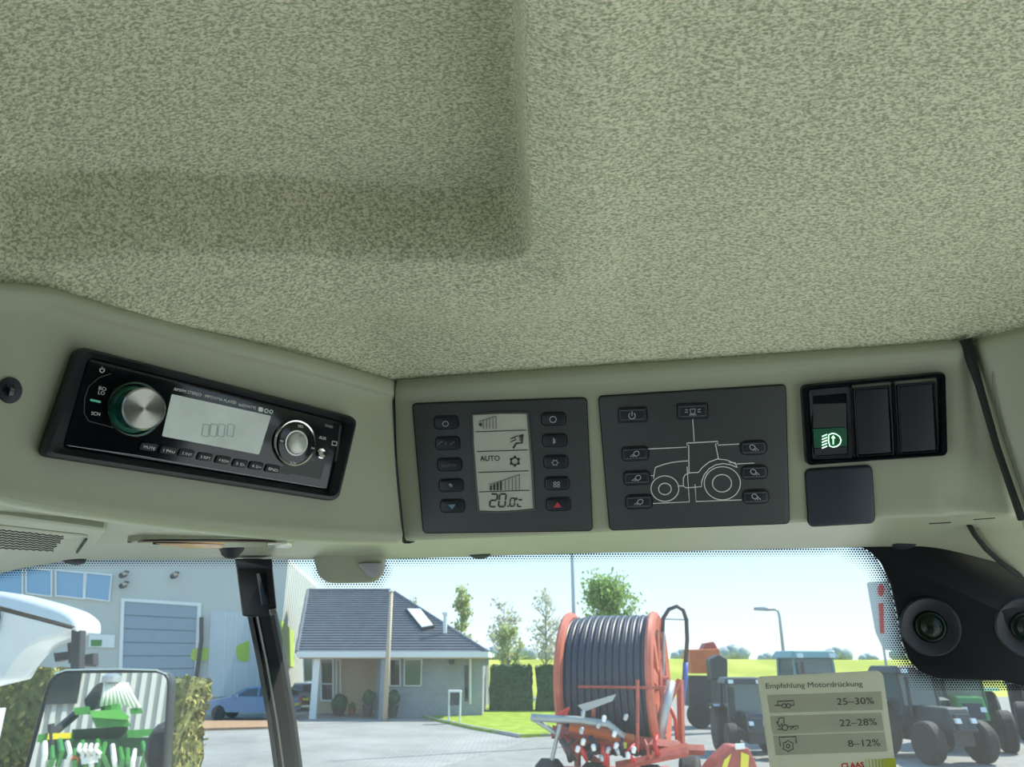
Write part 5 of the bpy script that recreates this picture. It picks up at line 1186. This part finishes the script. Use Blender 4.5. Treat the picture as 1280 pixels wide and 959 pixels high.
mb.lathe(c - V3(0, 0, .04), (0, 0, 1), [(rr_ * .5, 0), (rr_ * 1.1, .02), (rr_ * 1.1, .08), (rr_ * .5, .12), (rr_ * .3, .12)], 24); mb.build('distributor_head', 'galvanised', sd_, smooth=True)
mb = MB()
for k in range(9): x = 132 + k * 3.3; mb.tube([mm(x, 854, -.1), mm(x + .5 + (k - 3) * .6, 864, -.12), mm(x + (k - 2) * 2.6, 880 + abs(k - 3), -.1)], .022, 6)
o = mb.build('seed_hose', 'cap_white', sd_, smooth='all')
mb = MB(); mb.tube([mm(139, 856, .2), mm(139, 890, .2)], .12, 10); mb.build('riser_pipe', 'paint_green', sd_)
mb = MB(); mb.prism(MM(.6), rq([(108, 890), (105, 875), (118, 858), (128, 852), (132, 858), (130, 885)], 3), 0, .5); mb.build('dark_tank', 'paint_grey', sd_)
for k in range(4): mb = MB(); mb.tube([mm(100 + k * 7, 931, -.5), mm(98 + k * 7, 937, -.6), mm(104 + k * 7, 942, -.5), mm(102 + k * 7, 948, -.5)], .025, 6); mb.build('spring_tine', 'cap_white', sd_, smooth='all')
mbx('number_plate', [(101, 947), (122, 944), (123, 953), (102, 956)], .45, .5, 'white_frame'); mbx('reflector', ell(94, 950, 4.5, 5, 14), .45, .5, 'orange_paint', lab='round orange reflector')
q_ = random.Random(3)
for k in range(16):
    x = 56 + k * 9.4; y = q_.uniform(925, 940); mb = MB(); mb.tube([mm(x, y, -.3), mm(x + q_.uniform(-4, 4), y + 14, -.5), mm(x + q_.uniform(-6, 6), y + 32, -.4)], .03, 6); mb.build('coulter_arm', 'paint_green' if k % 3 else 'cap_white', sd_)
    c = mm(x, y + 30, -.3); mb = MB(); mb.lathe(V3(c[0], c[1], .25), rt, [(.25, -.02), (.25, .02), (0, .03)], 16); mb.build('disc', 'dark_metal', sd_)
for x in (60, 205):
    c = mm(x, 930, .3); mb = MB(); mb.lathe(V3(c[0], c[1], .55), rt, [(.3, -.16), (.5, -.15), (.55, -.1), (.55, .1), (.5, .15), (.3, .16)], 24); mb.build('wheel', 'tyre', sd_, smooth=True)
mb = MB(); mb.tube([mm(60, 922, -.2), mm(95, 893, .3)], .05, 6); mb.tube([mm(64, 940, -.2), mm(64, 905, -.2)], .04, 6); mb.build('hitch_bar', 'dark_metal', sd_)
# own cab rear corner in the mirror: dark tyre-and-mudguard shape
tw = thing('tractor_wheel', 'dark rear wheel and mudguard at the right side of the mirror image', 'wheel', (*refl(pt(203, 900, 5.4))[:2], .0))
cw = refl(pt(202, 900, 5.4)); mb = MB(); mb.lathe(V3(cw[0], cw[1], .95), (1, .05, 0), [(.45, -.22), (.85, -.24), (.95, -.15), (.95, .15), (.85, .24), (.45, .22)], 40); mb.build('tyre', 'rubber', tw, smooth=True)
mb = MB(); mb.prism(Plane(cw, nrm(ORG * 0 + nm_ * -1 + 0)), [(0, 0), (1, 0), (1, 1)], 0, .001) if False else mb.box((cw[0] + .05, cw[1], 2.05), (.22, .8, .25)); mb.build('mudguard', 'rubber', tw, bevel=.08)
# white corrugated shed behind the drill
sh = thing('ribbed_shed', 'white ribbed metal shed with a dark window, seen in the wing mirror', 'building', (*refl(BASE + az * 8)[:2], 0))
def sw(a, aw, z): return refl(BASE + az * aw + rt * a + V3(0, 0, z - 0))
mb = MB(); mb.quadbox(sw(-9, 8, 0), sw(9, 8, 0), sw(9, 8, 6.5), sw(-9, 8, 6.5), (refl(BASE + az * 9) - refl(BASE + az * 8)) * .3); mb.build('wall', 'steel_white', sh)
mb = MB()
for k in range(90):
    a = -9 + k * .2; mb.quadbox(sw(a, 8, 0), sw(a + .09, 8, 0), sw(a + .09, 8, 6.5), sw(a, 8, 6.5), (refl(BASE + az * 7) - refl(BASE + az * 8)) * .07)
o = mb.build('cladding_rib', 'steel_white', sh); tag(o, kind='stuff')
p0, p1 = -1.35, -.55; mb = MB(); mb.quadbox(sw(p0, 7.9, 1.75), sw(p1, 7.9, 1.75), sw(p1, 7.9, 2.6), sw(p0, 7.9, 2.6), (refl(BASE + az * 7) - refl(BASE + az * 8)) * .05); mb.build('window', 'pane_dark', sh)

# ---- orange hose reel
RY = 13.4
rc = wp(822, 855, RY); axd = nrm(V3(.955, -.30, 0)); Lr = 1.42
fl_r = 1.14; lc = rc - axd * Lr
reel = thing('hose_reel', 'large orange-red hose reel wound with dark blue hose', 'reel', (rc[0] - .7, RY + .2, 0))
def flange(c, name, sgn):
    mb = MB(); R = fl_r
    mb.lathe(c, axd, [(R * .74, -.03), (R * .98, -.04), (R, 0), (R * .98, .06), (R * .93, .09), (R * .74, .05), (R * .73, 0), (R * .74, -.03)], 56); o = mb.build(name, 'orange_red', reel, smooth=True)
    up = V3(0, 0, 1); sdv = nrm(np.cross(axd, up))
    for k in range(8):
        t = k * math.pi / 4 + .2; d = math.cos(t) * sdv + math.sin(t) * up; e = -math.sin(t) * sdv + math.cos(t) * up
        a = c + d * .18; b = c + d * R * .85; wv = .12
        mb = MB(); mb.quadbox(a - e * wv * .7, a + e * wv * .7, b + e * wv, b - e * wv, axd * .05 * sgn); mb.build('spoke', 'orange_red', o)
    mb = MB(); mb.lathe(c, axd * sgn, [(.26, -.02), (.26, .08), (.12, .10), (.12, .2), (0, .2)], 28); mb.build('hub', 'rust_red', o, smooth=True)
    return o
flange(rc, 'flange', 1); flange(lc, 'flange', -1)
mb = MB(); mb.lathe(lc, axd, [(.60, .02), (.60, Lr - .02)], 40); mb.build('drum', 'rust_red', reel, smooth=True)
mb = MB(); mb.lathe(rc, axd, [(.60, -.03), (.58, -.01), (0, -.01)], 40); mb.build('drum_end', 'orange_red', reel)
# inner black arc of the hose showing through the open flange
mb = MB(); up = V3(0, 0, 1); sdv = nrm(np.cross(axd, up))
mb.tube([rc - axd * .02 + (math.cos(t) * -sdv * -1 + 0) * .78 * 1 + math.sin(t) * up * .78 for t in np.linspace(-.2, 1.5, 14)], .07, 8); mb.build('hose_end', 'tyre', reel, smooth='all')
nH = 13
tm = None
for k in range(nH):
    c = lc + axd * (Lr * (k + .5) / nH); Rk = fl_r * .90 if k > 2 else fl_r * (.86 + .01 * k)
    mb = MB(); r = Lr / nH / 2 * 1.05; mb.lathe(c, axd, [(Rk + r * math.cos(a), r * math.sin(a)) for a in np.linspace(0, 2 * math.pi, 9)], 44)
    o = mb.build('hose_turn', 'hose_navy', reel, smooth='all')
mb = MB()
for t in (math.pi * .93, math.pi * 1.0):
    d = math.cos(t) * -sdv + math.sin(t) * up
mb.tube([lc + V3(0, -1.18, -.02), rc + V3(-.1, -1.22, -.02)], .022, 8); mb.build('tie_bar', 'rust_red', reel)
# upright hose arc at the right
mb = MB(); P_ = [wp(x, y, RY + .35) for x, y in [(828, 790), (829, 773), (836, 762), (846, 758), (854, 763), (858, 775), (859, 800), (857, 830)]]; mb.tube(P_, .035, 10); mb.build('hose_loop', 'paint_grey', reel, smooth='all')
mb = MB(); mb.tube([wp(x, y, RY + .35) for x, y in [(857, 828), (856, 850), (853, 875), (850, 900)]], .045, 10); mb.build('hose_tail', 'hose_blue', reel, smooth='all', label='bright blue hose tail')
mb = MB(); mb.tube([wp(829, 774, RY + .35), wp(861, 775, RY + .35)], .015, 6); mb.tube([wp(829, 774, RY + .35), wp(829, 850, RY + .35)], .03, 6); mb.build('guide_bar', 'galvanised', reel)
mb = MB(); mb.tube([wp(839, 852, RY - .55), wp(831, 885, RY - .62), wp(821, 935, RY - .7)], [.075, .085, .085], 12); mb.build('hydraulic_ram', 'galvanised', reel, smooth='all')
mb = MB(); mb.tube([wp(836, 880, RY - .5), wp(844, 900, RY - .5), wp(846, 925, RY - .5)], .03, 6); mb.build('red_hose', 'card_red', reel, smooth='all')
# chassis under the reel
def beam(a, b, w_, m, name='beam', n=4): mb = MB(); mb.tube([a, b], w_, n); return mb.build(name, m, reel)
for (a, b, yo, w_, m) in [((690, 915), (850, 935), -.9, .09, 'rust_red'), ((712, 908), (792, 925), -1.1, .07, 'orange_paint'), ((720, 930), (880, 938), .3, .08, 'rust_red'), ((815, 945), (860, 935), -1.0, .07, 'orange_red'), ((715, 940), (760, 905), -.9, .05, 'rust_red'), ((742, 880), (741, 935), -1.1, .03, 'rust_red'), ((797, 850), (797, 940), -1.25, .025, 'rust_red'), ((850, 850), (852, 935), .2, .06, 'orange_red'), ((808, 930), (850, 850), .15, .05, 'orange_red'), ((722, 900), (722, 958), -.9, .05, 'rust_red'), ((690, 915), (755, 958), -1.0, .05, 'rust_red'), ((770, 958), (860, 940), -1.2, .06, 'rust_red')]:
    beam(wp(*a, RY + yo), wp(*b, RY + yo), w_, m)
mb = MB(); mb.tube([wp(664, 897, RY - 1.2), wp(720, 900, RY - 1.2), wp(760, 905, RY - 1.2), wp(780, 922, RY - 1.2)], .055, 10); mb.build('boom_pipe', 'pipe_grey', reel, smooth='all')
mb = MB(); mb.tube([wp(664, 897, RY - 1.2), wp(694, 916, RY - 1.1)], .035, 8); mb.tube([wp(700, 905, RY - 1.2), wp(690, 950, RY - 1.1)], .03, 8); mb.build('boom_stay', 'pipe_grey', reel)
mb = MB(); mb.prism(YP(RY - 1.3), [(722, 882), (770, 868), (766, 876), (730, 890)], -.02, .02); mb.build('guide_plate', 'pipe_grey', reel)
mb = MB(); mb.tube([wp(694, 895, RY - 1.2), wp(712, 885, RY - 1.2), wp(708, 892, RY - 1.2), wp(697, 899, RY - 1.2)], .022, 6, closed=True); mb.build('red_hoop', 'card_red', reel)
for x, y in [(729, 893), (727, 914), (748, 907), (755, 899), (782, 897), (768, 918), (729, 928), (722, 937), (742, 935), (760, 938), (772, 940), (785, 945), (752, 948), (770, 933), (792, 938)]:
    mb = MB(); c = wp(x, y, RY - 1.35); mb.lathe(c, (q_.uniform(-.5, .5), -.3, 1), [(.0, -.04), (.03, -.035), (.036, .03), (.02, .05), (0, .055)], 10); mb.build('pipe_cap', 'cap_white' if q_.random() < .75 else 'galvanised', reel, smooth=True)
for k in range(10):
    x = 700 + k * 13 + q_.uniform(-4, 4); mb = MB(); y = q_.uniform(920, 936); mb.tube([wp(x, y, RY - 1.2), wp(x + q_.uniform(-10, 10), y + 10, RY - 1.3), wp(x + q_.uniform(-12, 12), y + 26, RY - 1.2)], q_.choice([.025, .035, .045]), 6); mb.build('hose_piece', q_.choice(['rust_red', 'dark_metal', 'card_red', 'hose_navy']), reel, smooth='all')
mb = MB(); mb.prism(YP(RY - 1.2), rq([(776, 928), (783, 928), (783, 936), (776, 936)], 1), -.03, .03); mb.build('yellow_tag', 'paint_yellow', reel)
mb = MB(); mb.box((rc[0] - .75, RY + .1, .75), (2.0, 1.6, .35)); mb.build('chassis', 'rust_red', reel)
TW = TF(0, 0, 0)
for x, yy, r in [(686, RY - .9, .62), (742, RY - 1.0, .6), (812, RY - .9, .58), (862, RY + .9, .55)]:
    c = wp(x, 950, yy); T = TF(c[0], c[1], math.radians(75)); wheel(reel, T, 0, 0, r if True else 0, .34, 'rust_red')

# ---- orange hopper machine far behind the reel
Y = 34; hp = thing('orange_hopper', 'orange hopper on a dark machine right of the hose reel', 'machine', (xat(888, Y, 850), Y, 0))
S_h = YP(Y); mb = MB(); mb.prism(S_h, [(862, 812), (899, 811), (906, 842), (864, 842)], -1.4, 0, .05); mb.build('hopper', 'orange_paint', hp)
mb = MB(); mb.prism(S_h, [(880, 812), (884, 804), (894, 802), (900, 812)], -1.0, -.2, .05); mb.build('hopper_top', 'rust_red', hp)
mb = MB(); mb.prism(S_h, rq([(862, 845), (909, 846), (910, 884), (862, 884)], 3), -1.5, -.1, .05); mb.build('machine_body', 'dark_metal', hp)
for x in (872, 900): T = TF(xat(x, Y, 880), Y - .2, 0); wheel(hp, T, 0, 0, .5, .35)
Y = 33; ld = thing('loader_mast', 'dark grey upright loader part standing just right of the orange hopper', 'machine', (xat(897, Y, 850), Y - 1, 0))
mb = MB(); mb.prism(YP(Y - 1), rq([(886, 824), (898, 818), (908, 824), (908, 850), (888, 850)], 3), -.5, .2, .05); mb.build('cowl', 'paint_grey', ld); mb = MB(); mb.tube([wp(896, 850, Y - 1.1), V3(xat(896, Y - 1.1, 850), Y - 1.1, 0)], .25, 8); mb.build('stand', 'dark_metal', ld)
# red implement nose
Y = 12.5; im = thing('red_implement', 'red implement nose with yellow stripes at the bottom edge beside the card', 'machine', (xat(922, Y, 950), Y, 0))
mb = MB(); mb.prism(YP(Y), rq([(866, 990), (896, 952), (916, 933), (936, 935), (946, 955), (951, 990)], 3), -.5, 0, .03); mb.build('nose', 'rust_red', im, smooth=True)
mb = MB(); mb.prism(YP(Y), [(905, 950), (914, 942), (905, 970), (897, 975)], 0, .02); mb.prism(YP(Y), [(926, 940), (936, 944), (934, 975), (925, 970)], 0, .02); mb.build('yellow_stripe', 'paint_yellow', im)
mb = MB(); c = wp(915, 985, Y + .25); mb.box((c[0], c[1], c[2] / 2), (.5, .3, c[2])); mb.build('stand', 'dark_metal', im)
mb = MB(); mb.prism(YP(Y), rq([(918, 930), (930, 929), (931, 936), (919, 937)], 1), 0, .03); mb.build('cap', 'cap_white', im)
